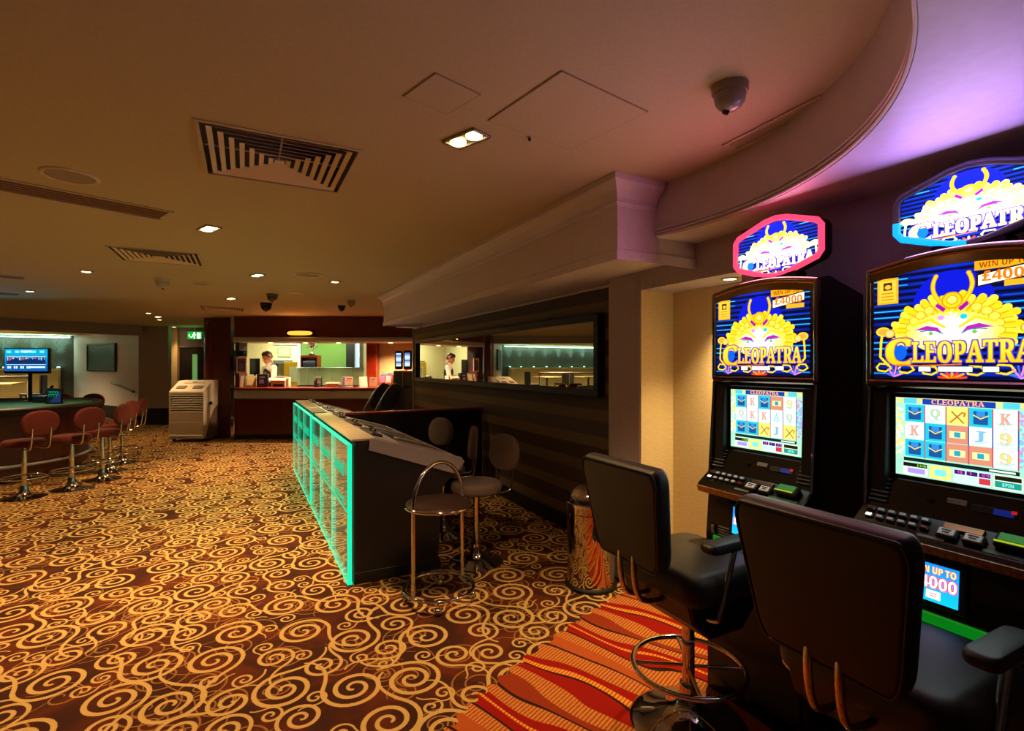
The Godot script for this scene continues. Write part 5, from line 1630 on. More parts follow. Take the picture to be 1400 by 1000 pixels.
func build_ceiling_fittings():
	diffuser(VENTS[0][0], VENTS[0][1], "large square louvred vent nearest the camera in the ceiling")
	diffuser(VENTS[1][0], VENTS[1][1], "square louvred vent in the ceiling between two downlights, second away")
	diffuser(VENTS[2][0], VENTS[2][1], "farthest square louvred vent just before the mahogany pillar")
	strip_vent(-2.3, -3.36, -0.475, -4.09, 0.25, "long brown strip vent beside the round ceiling speaker")
	strip_vent(-4.3, -7.2, -2.24, -7.75, 0.20, "second brown strip vent at the left edge, above the downlight")
	strip_vent(-4.9, -8.9, -2.83, -9.6, 0.24, "farthest brown strip vent at the left edge, below the other two")
	strip_vent(1.93, -1.16, 1.965, -1.60, 0.07, "short faint vent grille along the curved ceiling edge by the dome camera")
	ceiling_disc("ceiling_speaker", -0.815, -3.46, 0.125, "round ceiling speaker beside the long brown strip vent", "speaker", mat("speaker_grille", Color(0.62, 0.58, 0.52), 0.8), K.vent_cream)
	ceiling_disc("ceiling_speaker", 0.61, -6.02, 0.15, "round ceiling speaker right of the pale green-white downlight", "speaker", mat("speaker_grille", Color(0.62, 0.58, 0.52), 0.8), K.vent_cream)
	ceiling_disc("ceiling_speaker", -0.48, -7.3, 0.10, "small round ceiling speaker beside the white dome detector", "speaker", mat("speaker_grille", Color(0.62, 0.58, 0.52), 0.8), K.vent_cream)
	ceiling_disc("smoke_detector", 0.627, -7.65, 0.11, "round smoke detector in front of the cash desk fascia", "detector", K.vent_cream, K.vent_cream)
	downlight(0.861, -2.089, true, "bright twin downlight beside the ceiling access hatch", 9.0, "lamp_warm", Color(1.0, 0.79, 0.53), -1.19)
	downlight(-0.231, -4.32, true, "twin downlight beyond the nearest louvred vent", 25.0)
	downlight(0.122, -6.303, true, "pale greenish downlight in mid ceiling", 7.0, "lamp_cool", Color(0.86, 1.0, 0.72))
	downlight(0.948, -6.37, false, "single downlight nearest the white beam", 11.0)
	downlight(-1.492, -6.897, false, "single downlight left of the second louvred vent", 9.0)
	downlight(-2.556, -9.072, false, "leftmost single downlight in view, over the gaming table", 8.0)
	downlight(-0.183, -8.676, true, "twin downlight just before the farthest vent", 22.0)
	downlight(-1.626, -11.812, false, "nearest of the three far downlights before the lounge", 3.0)
	downlight(-1.575, -12.604, true, "middle, widest of the three far downlights before the lounge", 4.0)
	downlight(-1.647, -13.39, false, "farthest of the three far downlights before the lounge", 2.0)
	# fittings of the same ceiling left of the picture; their pools of light reach into it
	downlight(-1.55, -2.2, true, "twin downlight left of the camera over the scroll carpet", 7.0)
	downlight(-2.6, -4.9, true, "twin downlight over the open carpet left of the terminals", 13.0)
	downlight(-3.9, -7.6, true, "twin downlight over the left side of the gaming table", 12.0)
	downlight(-5.2, -10.4, true, "twin downlight at the far left over the carpet", 12.0)
	dome_camera(1.54, -1.265, 0.058, "grey dome camera hanging by the curved soffit", mat("camera_grey", Color(0.56, 0.52, 0.50), 0.45), mat("dome_grey", Color(0.60, 0.56, 0.54), 0.25), 0.5)
	dome_camera(-0.84, -7.07, 0.075, "white dome detector left of the small round ceiling speaker", mat("camera_white", Color(0.78, 0.77, 0.75), 0.4), mat("dome_white", Color(0.72, 0.70, 0.68), 0.3), 0.0)
	dome_camera(0.30, -9.1, 0.085, "black dome camera before the mahogany fascia", mat("camera_black", Color(0.05, 0.04, 0.04), 0.3), mat("dome_black", Color(0.02, 0.02, 0.025), 0.08), 0.0)
	dome_camera(0.335, -7.9, 0.07, "grey green dome camera left of the smoke detector", mat("camera_olive", Color(0.35, 0.34, 0.26), 0.4), mat("dome_olive", Color(0.30, 0.30, 0.24), 0.2), 0.0)
	dome_camera(1.427, -8.88, 0.06, "small dark dome camera at the right before the fascia, the farther of two", mat("camera_slate", Color(0.16, 0.15, 0.15), 0.4), mat("dome_black", Color(0.02, 0.02, 0.02), 0.1), 0.0)
	dome_camera(1.445, -8.12, 0.06, "small grey dome camera at the right near the beam, the nearer of two", mat("camera_grey", Color(0.42, 0.38, 0.36), 0.45), mat("dome_grey", Color(0.45, 0.42, 0.40), 0.25), 0.0)
	for h in [[1.14, -1.715, 0.46, 0.44, 0.17, "larger square access hatch in the ceiling beside the twin downlight"], [0.643, -1.795, 0.20, 0.205, 0.28, "smaller square access hatch in the ceiling left of the larger one"]]:
		var t = thing("access_hatch", h[5], "ceiling hatch", Vector3(h[0], CEIL, h[1]), h[4])
		var st = ST()
		for s in [-1, 1]:
			box(st, Vector3(0, -0.001, s * h[3] / 2), Vector3(h[2], 0.004, 0.0035))
			box(st, Vector3(s * h[2] / 2, -0.001, 0), Vector3(0.0035, 0.004, h[3]))
		part(t, "joint", st, mat("joint_dark", Color(0.58, 0.50, 0.42), 0.9))
		part(t, "panel", B(Vector3(0, -0.003, 0), Vector3(h[2] - 0.004, 0.003, h[3] - 0.004), 0.001), K.ceiling_paint)
	var sp = thing("sprinkler_head", "tiny dark sprinkler head beside the ceiling hatch", "sprinkler", Vector3(1.103, CEIL, -1.95))
	part(sp, "rose", disc(ST(), Vector3.ZERO, 0.010, -0.004, 0.0, 14), K.vent_cream)
	part(sp, "nozzle", disc(ST(), Vector3.ZERO, 0.006, -0.016, -0.004, 12), mat("lens_black", Color(0.01, 0.01, 0.01), 0.1))

func build_slots():
	var red = glow("rim_red", Color(1.0, 0.22, 0.36), 2.0, Color(0.8, 0.2, 0.25))
	var grey = mat("rim_grey", Color(0.52, 0.50, 0.62), 0.3, 0.3)
	var cyan = glow("rim_cyan", Color(0.02, 0.60, 1.0), 1.8, Color(0.2, 0.5, 0.8))
	slot_machine(-1.4635, "slot machine with glowing red rimmed topper beside the cream alcove", 1, red, Color(1.0, 0.30, 0.45), null)
	slot_machine(-0.785, "slot machine with blue and grey rimmed topper at the right edge", 2, grey, Color(0.65, 0.45, 1.0), cyan)
	slot_stool(1.645, -1.56, "black padded swivel stool in front of the red rimmed slot machine", -PI / 2 + 0.0)
	slot_stool(1.625, -0.785, "black padded swivel stool nearest the camera, cut by the frame", -PI / 2 + 0.0)

func build_floor_things():
	terminal_bank(-3.6, -5.75, "nearer bank of betting terminals with glowing turquoise panels", K.tile_cream)
	terminal_bank(-5.86, -8.02, "farther bank of betting terminals with glowing turquoise panels", mat("tile_grey", Color(0.34, 0.33, 0.30), 0.3))
	var dv = thing("low_partition", "low black partition between the terminals and the banded wall", "partition", Vector3(1.78, 0, -5.80))
	part(dv, "panel", B(Vector3(0, 0.475, 0), Vector3(1.64, 0.95, 0.05), 0.004), mat("partition_black", Color(0.03, 0.03, 0.032), 0.5))
	part(dv, "capping", B(Vector3(0, 0.967, 0), Vector3(1.64, 0.034, 0.10), 0.008), K.mahogany)
	# round stool with a hoop handle
	var t = thing("hoop_stool", "round dark topped chrome stool with arched hoop beside the terminals", "stool", Vector3(1.10, 0, -3.12))
	var R = 0.215
	part(t, "seat_pad", lathe(ST(), [Vector2(0, 0.605), Vector2(R - 0.01, 0.605), Vector2(R - 0.006, 0.62), Vector2(R - 0.02, 0.632), Vector2(0, 0.638)], 40), mat("walnut_pad", Color(0.17, 0.10, 0.075), 0.45))
	part(t, "seat_ring", tube(ST(), ring(Vector3(0, 0.612, 0), R, 48), 0.011, 10, true), K.chrome)
	part(t, "foot_ring", tube(ST(), ring(Vector3(0, 0.085, 0), R + 0.005, 48), 0.011, 10, true), K.chrome)
	for k in 4:
		var a = TAU * k / 4.0 + 0.37
		var p = Vector3(cos(a), 0, sin(a)) * (R - 0.005)
		part(t, "ball_foot", ball(ST(), p + Vector3(0, 0.025, 0), 0.025), K.chrome)
		part(t, "foot_stem", tube(ST(), [p + Vector3(0, 0.085, 0), p + Vector3(0, 0.04, 0)], 0.008, 8), K.chrome)
	# one bent tube: leg, hoop over the seat, leg
	var side_v = Vector3(0.917, 0, -0.40) * (R - 0.004)
	for sgn in [-1, 1]: part(t, "leg", tube(ST(), [side_v * sgn + Vector3(0, 0.085, 0), side_v * sgn + Vector3(0, 0.63, 0)], 0.0125, 10), K.chrome)
	var hp = []
	for k in 25:
		var f = k / 24.0
		hp.append(side_v * -cos(PI * f) + Vector3(0, 0.63 + 0.25 * sin(PI * f), 0))
	part(t, "hoop", tube(ST(), hp, 0.012, 10), K.chrome)
	# dark stools at the terminals
	var s0 = bar_stool("terminal_stool", "dark grey bar stool nearest the hoop stool at the terminals", "dark stools at the terminals", K.taupe, Vector3(1.57, 0, -3.60), 1.75, false, 0.575)
	copy_of(s0, "middle dark grey bar stool at the terminals, back edge-on", Vector3(1.56, 0, -4.32), 1.25)
	copy_of(s0, "dark grey bar stool at the terminals nearest the black partition", Vector3(1.56, 0, -5.0), 1.9)
	# bin
	var b = thing("waste_bin", "chrome cylinder bin with domed lid against the banded wall", "bin", Vector3(2.10, 0, -2.86))
	part(b, "base_ring", lathe(ST(), [Vector2(0, 0), Vector2(0.172, 0), Vector2(0.176, 0.008), Vector2(0.176, 0.02), Vector2(0.165, 0.03)], 48), mat("rubber", Color(0.03, 0.03, 0.03), 0.6))
	part(b, "drum", lathe(ST(), [Vector2(0.162, 0.02), Vector2(0.162, 0.555)], 56), K.bin_chrome)
	part(b, "drum_seam", lathe(ST(), [Vector2(0.1632, 0.505), Vector2(0.1632, 0.509)], 48), mat("rubber", Color(0.03, 0.03, 0.03)))
	part(b, "lid_rim", lathe(ST(), [Vector2(0.162, 0.55), Vector2(0.170, 0.553), Vector2(0.170, 0.572), Vector2(0.160, 0.578)], 48), K.chrome)
	var dome = [Vector2(0.158, 0.576)]
	for k in range(1, 10): dome.append(Vector2(0.158 * cos(PI / 2 * k / 9.0), 0.576 + 0.125 * sin(PI / 2 * k / 9.0)))
	dome[-1].x = 0.0
	part(b, "dome_lid", lathe(ST(), dome, 48), K.chrome)
	part(b, "flap", B(Vector3(0, 0, 0), Vector3(0.10, 0.006, 0.06), 0.002, Transform3D(Basis(Vector3.RIGHT, -0.9), Vector3(0.02, 0.645, 0.118))), mat("rubber", Color(0.03, 0.03, 0.03)))
	# portable air conditioner
	var ac = thing("portable_air_conditioner", "white portable air conditioning unit beside the mahogany pillar", "air conditioner", D(-6.41, 0.0, 10.33), TURN + 0.04)
	var white = mat("ac_white", Color(0.84, 0.82, 0.77), 0.45)
	var w = 0.66
	part(ac, "casing", side(ST(), [[0.275, 0.06], [0.275, 0.612], [0.20, 0.612], [0.20, 0.935], [0.275, 0.935], [0.275, 0.975], [0.255, 1.0], [-0.05, 1.19], [-0.275, 1.20], [-0.275, 0.06]], -w / 2, w / 2, 0.0), white)
	for k in 7: part(ac, "louvre", B(Vector3(0, 0.638 + 0.045 * k, 0.262), Vector3(w - 0.05, 0.022, 0.045), 0.006), white)
	for sg in [-1, 1]: part(ac, "louvre_cheek", B(Vector3(sg * (w / 2 - 0.012), 0.7735, 0.237), Vector3(0.024, 0.323, 0.076)), white)
	part(ac, "lower_door", B(Vector3(0, 0.36, 0.277), Vector3(w - 0.04, 0.46, 0.012), 0.004), mat("ac_panel", Color(0.80, 0.76, 0.70), 0.5))
	part(ac, "tank_door", B(Vector3(0, 0.27, 0.284), Vector3(w - 0.05, 0.24, 0.008), 0.003), mat("ac_panel", Color(0.80, 0.76, 0.70), 0.5))
	part(ac, "bumper", B(Vector3(0, 0.115, 0.285), Vector3(w - 0.02, 0.05, 0.04), 0.015), white)
	var tp = Transform3D(Basis(Vector3.RIGHT, 0.56 - PI / 2), Vector3(0, 1.096, 0.103))
	for s in [-1, 1]: part(ac, "top_grille", B(Vector3(s * 0.16, -0.055, 0.002), Vector3(0.19, 0.10, 0.012), 0.003, tp), mat("ac_grille", Color(0.42, 0.39, 0.33), 0.6))
	part(ac, "control_panel", B(Vector3(0.02, 0.11, 0.0), Vector3(0.42, 0.06, 0.008), 0.002, tp), mat("ac_panel2", Color(0.72, 0.70, 0.66), 0.4))
	for k in 3: part(ac, "dial", B(Vector3(-0.01 + 0.035 * k, 0.11, 0.008), Vector3(0.02, 0.03, 0.012), 0.004, tp), mat("clip_black", Color(0.05, 0.05, 0.05)))
	part(ac, "side_handle", B(Vector3(w / 2, 0.74, 0.02), Vector3(0.012, 0.06, 0.13), 0.004), mat("clip_black", Color(0.05, 0.05, 0.05)))
	# grey swept foot of the side panel
	part(ac, "side_skirt", side(ST(), [[0.20, 0.07], [0.12, 0.25], [0.02, 0.45], [-0.10, 0.60], [-0.27, 0.70], [-0.27, 0.07]], w / 2 - 0.002, w / 2 + 0.006), mat("ac_skirt", Color(0.45, 0.38, 0.31), 0.5))
	for q in [[-1, -1], [1, -1], [1, 1], [-1, 1]]: part(ac, "castor", lathe(ST(), [Vector2(0, -0.015), Vector2(0.03, -0.015), Vector2(0.03, 0.015), Vector2(0, 0.015)], 14, Transform3D(Basis(Vector3(0, 0, 1), PI / 2), Vector3(q[0] * 0.27, 0.03, q[1] * 0.21))), mat("rubber", Color(0.03, 0.03, 0.03)))

func build_gaming_table():
	var t = thing("gaming_table", "large oval gaming table with green felt and wooden body", "table", Vector3(-3.4, 0, -9.75))
	var el = func(k): return oval(1.45 * k, 1.45 * k, 56, 0.9)
	part(t, "plinth", slab(ST(), el.call(0.82), 0.0, 0.08), K.black_skirting)
	part(t, "body", slab(ST(), el.call(0.88), 0.08, 0.86), K.table_wood)
	part(t, "foot_rail", tube(ST(), Array(el.call(0.905)).map(func(p): return Vector3(p.x, 0.22, p.y)), 0.02, 8, true), K.brushed)
	part(t, "top", slab(ST(), el.call(0.97), 0.86, 0.93), mat("table_black", Color(0.04, 0.035, 0.035), 0.4))
	part(t, "arm_roll", tube(ST(), Array(el.call(0.97)).map(func(p): return Vector3(p.x, 0.915, p.y)), 0.055, 12, true), mat("leatherette", Color(0.05, 0.05, 0.05), 0.45))
	part(t, "felt", slab(ST(), el.call(0.915), 0.93, 0.952), mat("green_felt", Color(0.10, 0.33, 0.26), 0.9))
	part(t, "wheel_bowl", lathe(ST(), [Vector2(0, 0.955), Vector2(0.10, 0.985), Vector2(0.22, 0.965), Vector2(0.30, 1.0), Vector2(0.36, 1.015), Vector2(0.36, 0.955)], 40, Transform3D(Basis(), Vector3(-0.75, 0, 0.2))), K.table_wood)
	# screens on a pole
	var im := Image.create(320, 180, false, Image.FORMAT_RGB8)
	for y in 180:
		for x in 320: im.set_pixel(x, y, Color(0.05, 0.55, 0.72).lerp(Color(0.06, 0.30, 0.55), clampf((y - 50) / 100.0, 0, 1)))
	im_rect(im, 14, 62, 292, 62, Color(0.05, 0.14, 0.32))
	im_rect(im, 12, 60, 296, 3, Color(0.8, 0.95, 1.0))
	im_rect(im, 12, 124, 296, 3, Color(0.8, 0.95, 1.0))
	rng.seed = 31
	for k in 26: im_rect(im, 20 + k * 11, 66, 5, 6 + rng.randi() % 24, [Color(0.85, 0.35, 0.3), Color(0.4, 0.75, 0.95), Color(0.7, 0.85, 0.9)][rng.randi() % 3])
	for k in 5: im_ellipse(im, 30 + k * 62, 22, 16, 8, Color(0.45, 0.9, 0.92))
	im_rect(im, 120, 14, 80, 14, Color(0.85, 1.0, 1.0))
	for k in 11: im_rect(im, 20 + k * 16, 140, 11, 18, [Color(0.85, 0.97, 1.0), Color(0.1, 0.25, 0.5)][k % 3 / 2])
	im_rect(im, 190, 142, 112, 12, Color(0.8, 0.95, 1.0))
	var sm = picture("wheel_screen_print", im, 1.7)
	for k in 2:
		var mo = thing("results_monitor", ["wide results monitor on a black pole over the gaming table", "second results monitor cut by the left edge of the picture"][k], "monitor", D([-7.33, -8.16][k], 0.952, [7.75, 7.72][k]), TURN + [0.0, 0.12][k])
		part(mo, "pole", lathe(ST(), [Vector2(0, 0), Vector2(0.09, 0), Vector2(0.09, 0.012), Vector2(0.024, 0.02), Vector2(0.024, 0.62), Vector2(0, 0.62)], 16, Transform3D(Basis(), Vector3(0, 0, -0.04))), mat("lens_black", Color(0.01, 0.01, 0.01)))
		part(mo, "housing", B(Vector3(0, 0.62, 0), Vector3(0.69, 0.385, 0.05), 0.01), mat("tv_black", Color(0.02, 0.02, 0.025), 0.25))
		front_face(mo, "screen", Vector3(0, 0.63, 0.0265), 0.645, 0.335, sm)
		area(mo, Vector3(0, 0.63, 0.04), Vector2(0.64, 0.33), Color(0.35, 0.8, 1.0), 0.25)
	var im2 := Image.create(96, 96, false, Image.FORMAT_RGB8)
	for y in 96:
		for x in 96: im2.set_pixel(x, y, Color(0.03, 0.12, 0.16) if x + y < 110 else Color(0.12, 0.22, 0.42))
	for k in 4: im_line(im2, [Vector2(10 + k * 18, 20), Vector2(22 + k * 18, 18), Vector2(22 + k * 18, 38), Vector2(12 + k * 18, 38), Vector2(12 + k * 18, 54)], 4, Color(0.1, 0.8, 0.55))
	var sg = thing("table_limit_display", "small blue and green lit display standing on the gaming table", "display", D(-6.53, 0.9535, 7.30), TURN)
	part(sg, "stand", B(Vector3(0, 0.008, -0.01), Vector3(0.18, 0.016, 0.10), 0.003), mat("tv_black", Color(0.02, 0.02, 0.025), 0.25))
	part(sg, "housing", B(Vector3(0, 0.115, -0.012), Vector3(0.21, 0.21, 0.03), 0.005), mat("tv_black", Color(0.02, 0.02, 0.025), 0.25))
	front_face(sg, "screen", Vector3(0, 0.115, 0.0045), 0.195, 0.19, picture("limit_print", im2, 0.7))
	var dc = thing("dealer_console", "black dealer console box beside the monitor pole", "console", D(-6.92, 0.9535, 7.62), TURN - 0.3)
	part(dc, "case", B(Vector3(0, 0.05, 0), Vector3(0.30, 0.10, 0.22), 0.01), mat("tv_black", Color(0.02, 0.02, 0.025), 0.25))
	part(dc, "arm", tube(ST(), [Vector3(-0.10, 0.09, 0), Vector3(0.12, 0.24, 0)], 0.018, 8), mat("tv_black", Color(0.02, 0.02, 0.025), 0.25))
	part(dc, "keys", B(Vector3(0.02, 0.102, 0.03), Vector3(0.18, 0.008, 0.08), 0.002), K.bezel_grey)
	# russet stools round the table
	var g = "russet stools round the gaming table"
	var s0 = bar_stool("table_stool", "russet bar stool at the left edge by the gaming table", g, K.russet, Vector3(-2.22, 0, -7.70), 0.8, true, 0.62)
	var P = [[-1.865, -7.98, 0.9, "second russet bar stool from the left edge by the gaming table"], [-1.663, -8.46, 1.2, "third russet bar stool from the left, its back edge-on"], [-1.70, -9.08, 1.25, "fourth russet bar stool at the right end of the gaming table"], [-1.67, -9.72, 1.45, "fifth russet bar stool, right end of the gaming table, rearmost"], [-2.50, -11.35, 2.8, "russet bar stool behind the gaming table, right of its pair"], [-2.95, -11.55, 3.0, "russet bar stool behind the gaming table, left of its pair"]]
	for p in P: copy_of(s0, p[3], Vector3(p[0], 0, p[1]), p[2])

func build_desk_goods():
	var y = 1.05
	# left end
	var nf = thing("notice_frame", "white framed purple notice on the left jamb of the cash desk", "notice", D(-5.60, 1.36, 10.60), TURN)
	part(nf, "frame", B(Vector3(0, 0.15, -0.006), Vector3(0.22, 0.34, 0.016), 0.004), mat("card_white", Color(0.88, 0.86, 0.84), 0.5))
	front_face(nf, "print", Vector3(0, 0.15, 0.004), 0.155, 0.265, picture("notice_print", print_card("n", 60, 96, Color(0.28, 0.22, 0.42), [[0.1, 0.08, 0.8, 0.08, Color(0.75, 0.3, 0.35)], [0.15, 0.25, 0.7, 0.03, Color(0.6, 0.6, 0.8)], [0.2, 0.36, 0.6, 0.5, Color(0.42, 0.42, 0.68)], [0.15, 0.9, 0.7, 0.04, Color(0.75, 0.3, 0.35)]]), 0.0))
	var sh = thing("wall_card_holder", "small dark card holder above the white framed notice", "card holder", D(-5.60, 1.70, 10.60), TURN)
	part(sh, "tray", B(Vector3(0, 0.05, 0), Vector3(0.20, 0.11, 0.03), 0.004), mat("holder_black", Color(0.07, 0.06, 0.06), 0.3))
	part(sh, "card", B(Vector3(0.07, 0.06, 0.018), Vector3(0.03, 0.05, 0.004)), mat("card_white", Color(0.88, 0.86, 0.84)))
	var mo = thing("till_monitor", "black till monitor seen from behind at the left of the counter", "monitor", D(-5.46, y, 10.87), TURN + 0.15)
	part(mo, "panel", B(Vector3(0, 0.43, 0), Vector3(0.20, 0.34, 0.03), 0.005), mat("tv_black", Color(0.02, 0.02, 0.025)))
	part(mo, "neck", B(Vector3(0, 0.15, 0), Vector3(0.04, 0.30, 0.03), 0.004), mat("tv_black", Color(0.02, 0.02, 0.025)))
	part(mo, "foot", B(Vector3(0, 0.006, 0), Vector3(0.16, 0.012, 0.12), 0.003), mat("tv_black", Color(0.02, 0.02, 0.025)))
	var pink = picture("pink_print", print_card("p", 40, 48, Color(0.90, 0.86, 0.84), [[0.25, 0.2, 0.5, 0.4, Color(0.80, 0.22, 0.35)], [0.2, 0.68, 0.55, 0.28, Color(0.25, 0.14, 0.30)]]))
	var t = card("leaflet_stand", "white leaflet stand with pink print at the left end of counter", "leaflets", -5.57, 10.40, 0.21, 0.235, mat("card_white", Color(0.88, 0.86, 0.84)), y)
	front_face(t, "leaflet", Vector3(0, 0.12, -0.010), 0.18, 0.20, pink, 0.2)
	t = card("leaflet_stand", "pale yellow leaflet stand between pink leaflets and dark box", "leaflets", -5.345, 10.43, 0.21, 0.24, mat("card_yellow", Color(0.80, 0.76, 0.50), 0.6), y)
	front_face(t, "leaflet", Vector3(0, 0.12, -0.010), 0.13, 0.17, mat("card_pale", Color(0.92, 0.90, 0.72), 0.6), 0.2)
	var bx = thing("display_box", "dark purple display box with round badge print on the counter", "box", G(-5.10, y, 10.46), TURN + 0.2)
	part(bx, "case", B(Vector3(0, 0.135, -0.03), Vector3(0.22, 0.27, 0.10), 0.006), mat("box_purple", Color(0.13, 0.11, 0.18), 0.4))
	front_face(bx, "print", Vector3(0, 0.13, 0.0225), 0.18, 0.2, picture("badge_print", print_card("b", 40, 44, Color(0.16, 0.13, 0.24), [[0.2, 0.08, 0.6, 0.1, Color(0.75, 0.72, 0.85)], [0.22, 0.35, 0.5, 0.45, Color(0.55, 0.50, 0.66)]])))
	var pr = thing("receipt_printer", "beige receipt printer with open lid in front of the person", "printer", G(-4.75, y, 10.52), TURN)
	part(pr, "body", side(ST(), [[0.12, 0.0], [0.12, 0.14], [0.06, 0.19], [-0.12, 0.20], [-0.12, 0.0]], -0.16, 0.14, 0.01), mat("printer_beige", Color(0.74, 0.68, 0.60), 0.5))
	part(pr, "lid", B(Vector3(-0.01, 0.205, -0.03), Vector3(0.22, 0.02, 0.16), 0.005), mat("printer_grey", Color(0.45, 0.42, 0.38), 0.5))
	part(pr, "slot", B(Vector3(0.0, 0.04, 0.122), Vector3(0.22, 0.05, 0.006), 0.002), mat("holder_black", Color(0.07, 0.06, 0.06)))
	part(pr, "paper_roll", B(Vector3(0.175, 0.10, 0.02), Vector3(0.05, 0.20, 0.10), 0.01), mat("card_white", Color(0.88, 0.86, 0.84)))
	# middle and right
	var bag = thing("desk_phone", "dark upright telephone on the middle of the counter", "telephone", G(-4.0, y, 10.55), TURN)
	part(bag, "cradle", side(ST(), [[0.08, 0], [0.07, 0.03], [-0.02, 0.20], [-0.06, 0.21], [-0.07, 0]], -0.07, 0.07, 0.01), mat("holder_black", Color(0.07, 0.06, 0.06)))
	part(bag, "handset", tube(ST(), curve([Vector3(-0.03, 0.05, 0.09), Vector3(-0.035, 0.12, 0.075), Vector3(-0.03, 0.20, 0.02)], 5), 0.02, 8), mat("holder_black", Color(0.07, 0.06, 0.06)))
	part(bag, "keys", B(Vector3(0.03, 0.10, 0.045), Vector3(0.05, 0.07, 0.006), 0.001, Transform3D()), K.bezel_grey)
	var pad = thing("note_box", "low cream note box on the counter right of the telephone", "box", G(-3.67, y, 10.50), TURN)
	part(pad, "tray", B(Vector3(0, 0.04, 0), Vector3(0.28, 0.08, 0.14), 0.006), mat("printer_beige", Color(0.74, 0.68, 0.6)))
	part(pad, "notes", B(Vector3(0, 0.085, 0), Vector3(0.24, 0.02, 0.10), 0.002), mat("paper", Color(0.93, 0.91, 0.87)))
	var tray = thing("counter_tray", "flat black tray holding the blue striped notice", "tray", G(-3.36, y, 10.46), TURN)
	part(tray, "base", B(Vector3(0, 0.010, 0), Vector3(0.30, 0.02, 0.22), 0.006), mat("holder_black", Color(0.07, 0.06, 0.06)))
	for s in [-1, 1]: part(tray, "rim", B(Vector3(s * 0.145, 0.022, 0), Vector3(0.012, 0.03, 0.22), 0.003), mat("holder_black", Color(0.07, 0.06, 0.06)))
	t = card("counter_notice", "pink beige notice with blue stripe standing on the black tray", "notice", -3.355, 10.44, 0.22, 0.19, mat("card_pink", Color(0.80, 0.66, 0.60), 0.6), y + 0.023)
	front_face(t, "print", Vector3(0, 0.098, -0.0105), 0.21, 0.18, picture("stripe_print", print_card("s", 60, 52, Color(0.82, 0.68, 0.62), [[0, 0.0, 0.22, 1.0, Color(0.42, 0.38, 0.65)], [0.35, 0.15, 0.55, 0.12, Color(0.2, 0.15, 0.15)], [0.35, 0.4, 0.5, 0.05, Color(0.5, 0.4, 0.38)], [0.35, 0.55, 0.5, 0.05, Color(0.5, 0.4, 0.38)]])), 0.2)
	var tent = thing("tent_card", "white folded tent card between two counter notices", "card", G(-3.04, y, 10.45), TURN + 0.5)
	part(tent, "fold", side(ST(), [[0.06, 0], [0.004, 0.215], [-0.004, 0.215], [-0.06, 0], [-0.052, 0], [0.0, 0.20], [0.052, 0]], -0.08, 0.08), mat("card_white", Color(0.88, 0.86, 0.84)))
	t = card("counter_notice", "plain brown notice with dark heading beside the leaflet rack", "notice", -2.84, 10.44, 0.15, 0.20, mat("card_brown", Color(0.70, 0.54, 0.46), 0.6), y)
	front_face(t, "print", Vector3(0, 0.102, -0.0105), 0.14, 0.19, picture("brown_print", print_card("q", 40, 52, Color(0.72, 0.56, 0.48), [[0.15, 0.12, 0.7, 0.1, Color(0.18, 0.10, 0.08)], [0.15, 0.35, 0.6, 0.04, Color(0.45, 0.32, 0.28)], [0.15, 0.48, 0.65, 0.04, Color(0.45, 0.32, 0.28)]])), 0.2)
	var rk = thing("leaflet_rack", "tiered rack of blue and pink leaflets at the right of counter", "leaflet rack", G(-2.58, y, 10.48), TURN - 0.15)
	part(rk, "rack", side(ST(), [[0.09, 0], [0.09, 0.05], [-0.06, 0.26], [-0.09, 0.26], [-0.09, 0]], -0.14, 0.14, 0.003), K.redwood)
	for r in 2:
		for k in 2:
			var c = [[Color(0.62, 0.45, 0.72), Color(0.85, 0.72, 0.80)], [Color(0.12, 0.55, 0.62), Color(0.22, 0.28, 0.62)]][r][k]
			part(rk, "leaflet", B(Vector3(-0.068 + 0.136 * k, 0.13 + 0.10 * r, 0.075 - 0.07 * r), Vector3(0.115, 0.19 - 0.05 * r, 0.008), 0.001, Transform3D(Basis(Vector3.RIGHT, -0.25), Vector3.ZERO)), mat("leaf%d%d" % [r, k], c, 0.5))
	# behind the counter: frosted screens, cabinet, trophy, notices
	var sc = thing("frosted_screen", "row of frosted glass panels behind the counter", "glass screen", D(-4.24, 0, 11.95), TURN)
	part(sc, "support", B(Vector3(0, 0.52, -0.02), Vector3(1.56, 1.04, 0.05), 0.004), mat("holder_black", Color(0.07, 0.06, 0.06)))
	for k in 6: part(sc, "glass_panel", B(Vector3(-0.65 + 0.26 * k, 1.245, 0), Vector3(0.252, 0.40, 0.012), 0.003), K.frosted)
	part(sc, "rail", B(Vector3(0, 1.452, 0), Vector3(1.57, 0.012, 0.02), 0.003), K.brushed)
	var cb = thing("tall_cabinet", "dark cabinet behind the frosted panels carrying the book box", "cabinet", D(-4.86, 0, 12.45), TURN)
	part(cb, "body", B(Vector3(0, 0.715, 0), Vector3(0.46, 1.43, 0.40), 0.008), mat("cabinet_dark", Color(0.07, 0.07, 0.07)))
	part(cb, "door", B(Vector3(0, 0.72, 0.205), Vector3(0.43, 1.35, 0.015), 0.003), mat("cabinet_dark", Color(0.07, 0.07, 0.07)))
	var bb = thing("book_box", "redwood box shelf with dark blue ledgers under the trophy", "shelf", D(-4.86, 1.43, 12.38), TURN)
	part(bb, "top", B(Vector3(0, 0.285, 0), Vector3(0.40, 0.06, 0.26), 0.004), K.redwood)
	part(bb, "bottom", B(Vector3(0, 0.01, 0), Vector3(0.40, 0.02, 0.26), 0.002), K.redwood)
	for s in [-1, 1]: part(bb, "side_panel", B(Vector3(s * 0.19, 0.14, 0), Vector3(0.02, 0.24, 0.26), 0.002), K.redwood)
	part(bb, "back", B(Vector3(0, 0.14, -0.12), Vector3(0.36, 0.24, 0.01)), K.redwood)
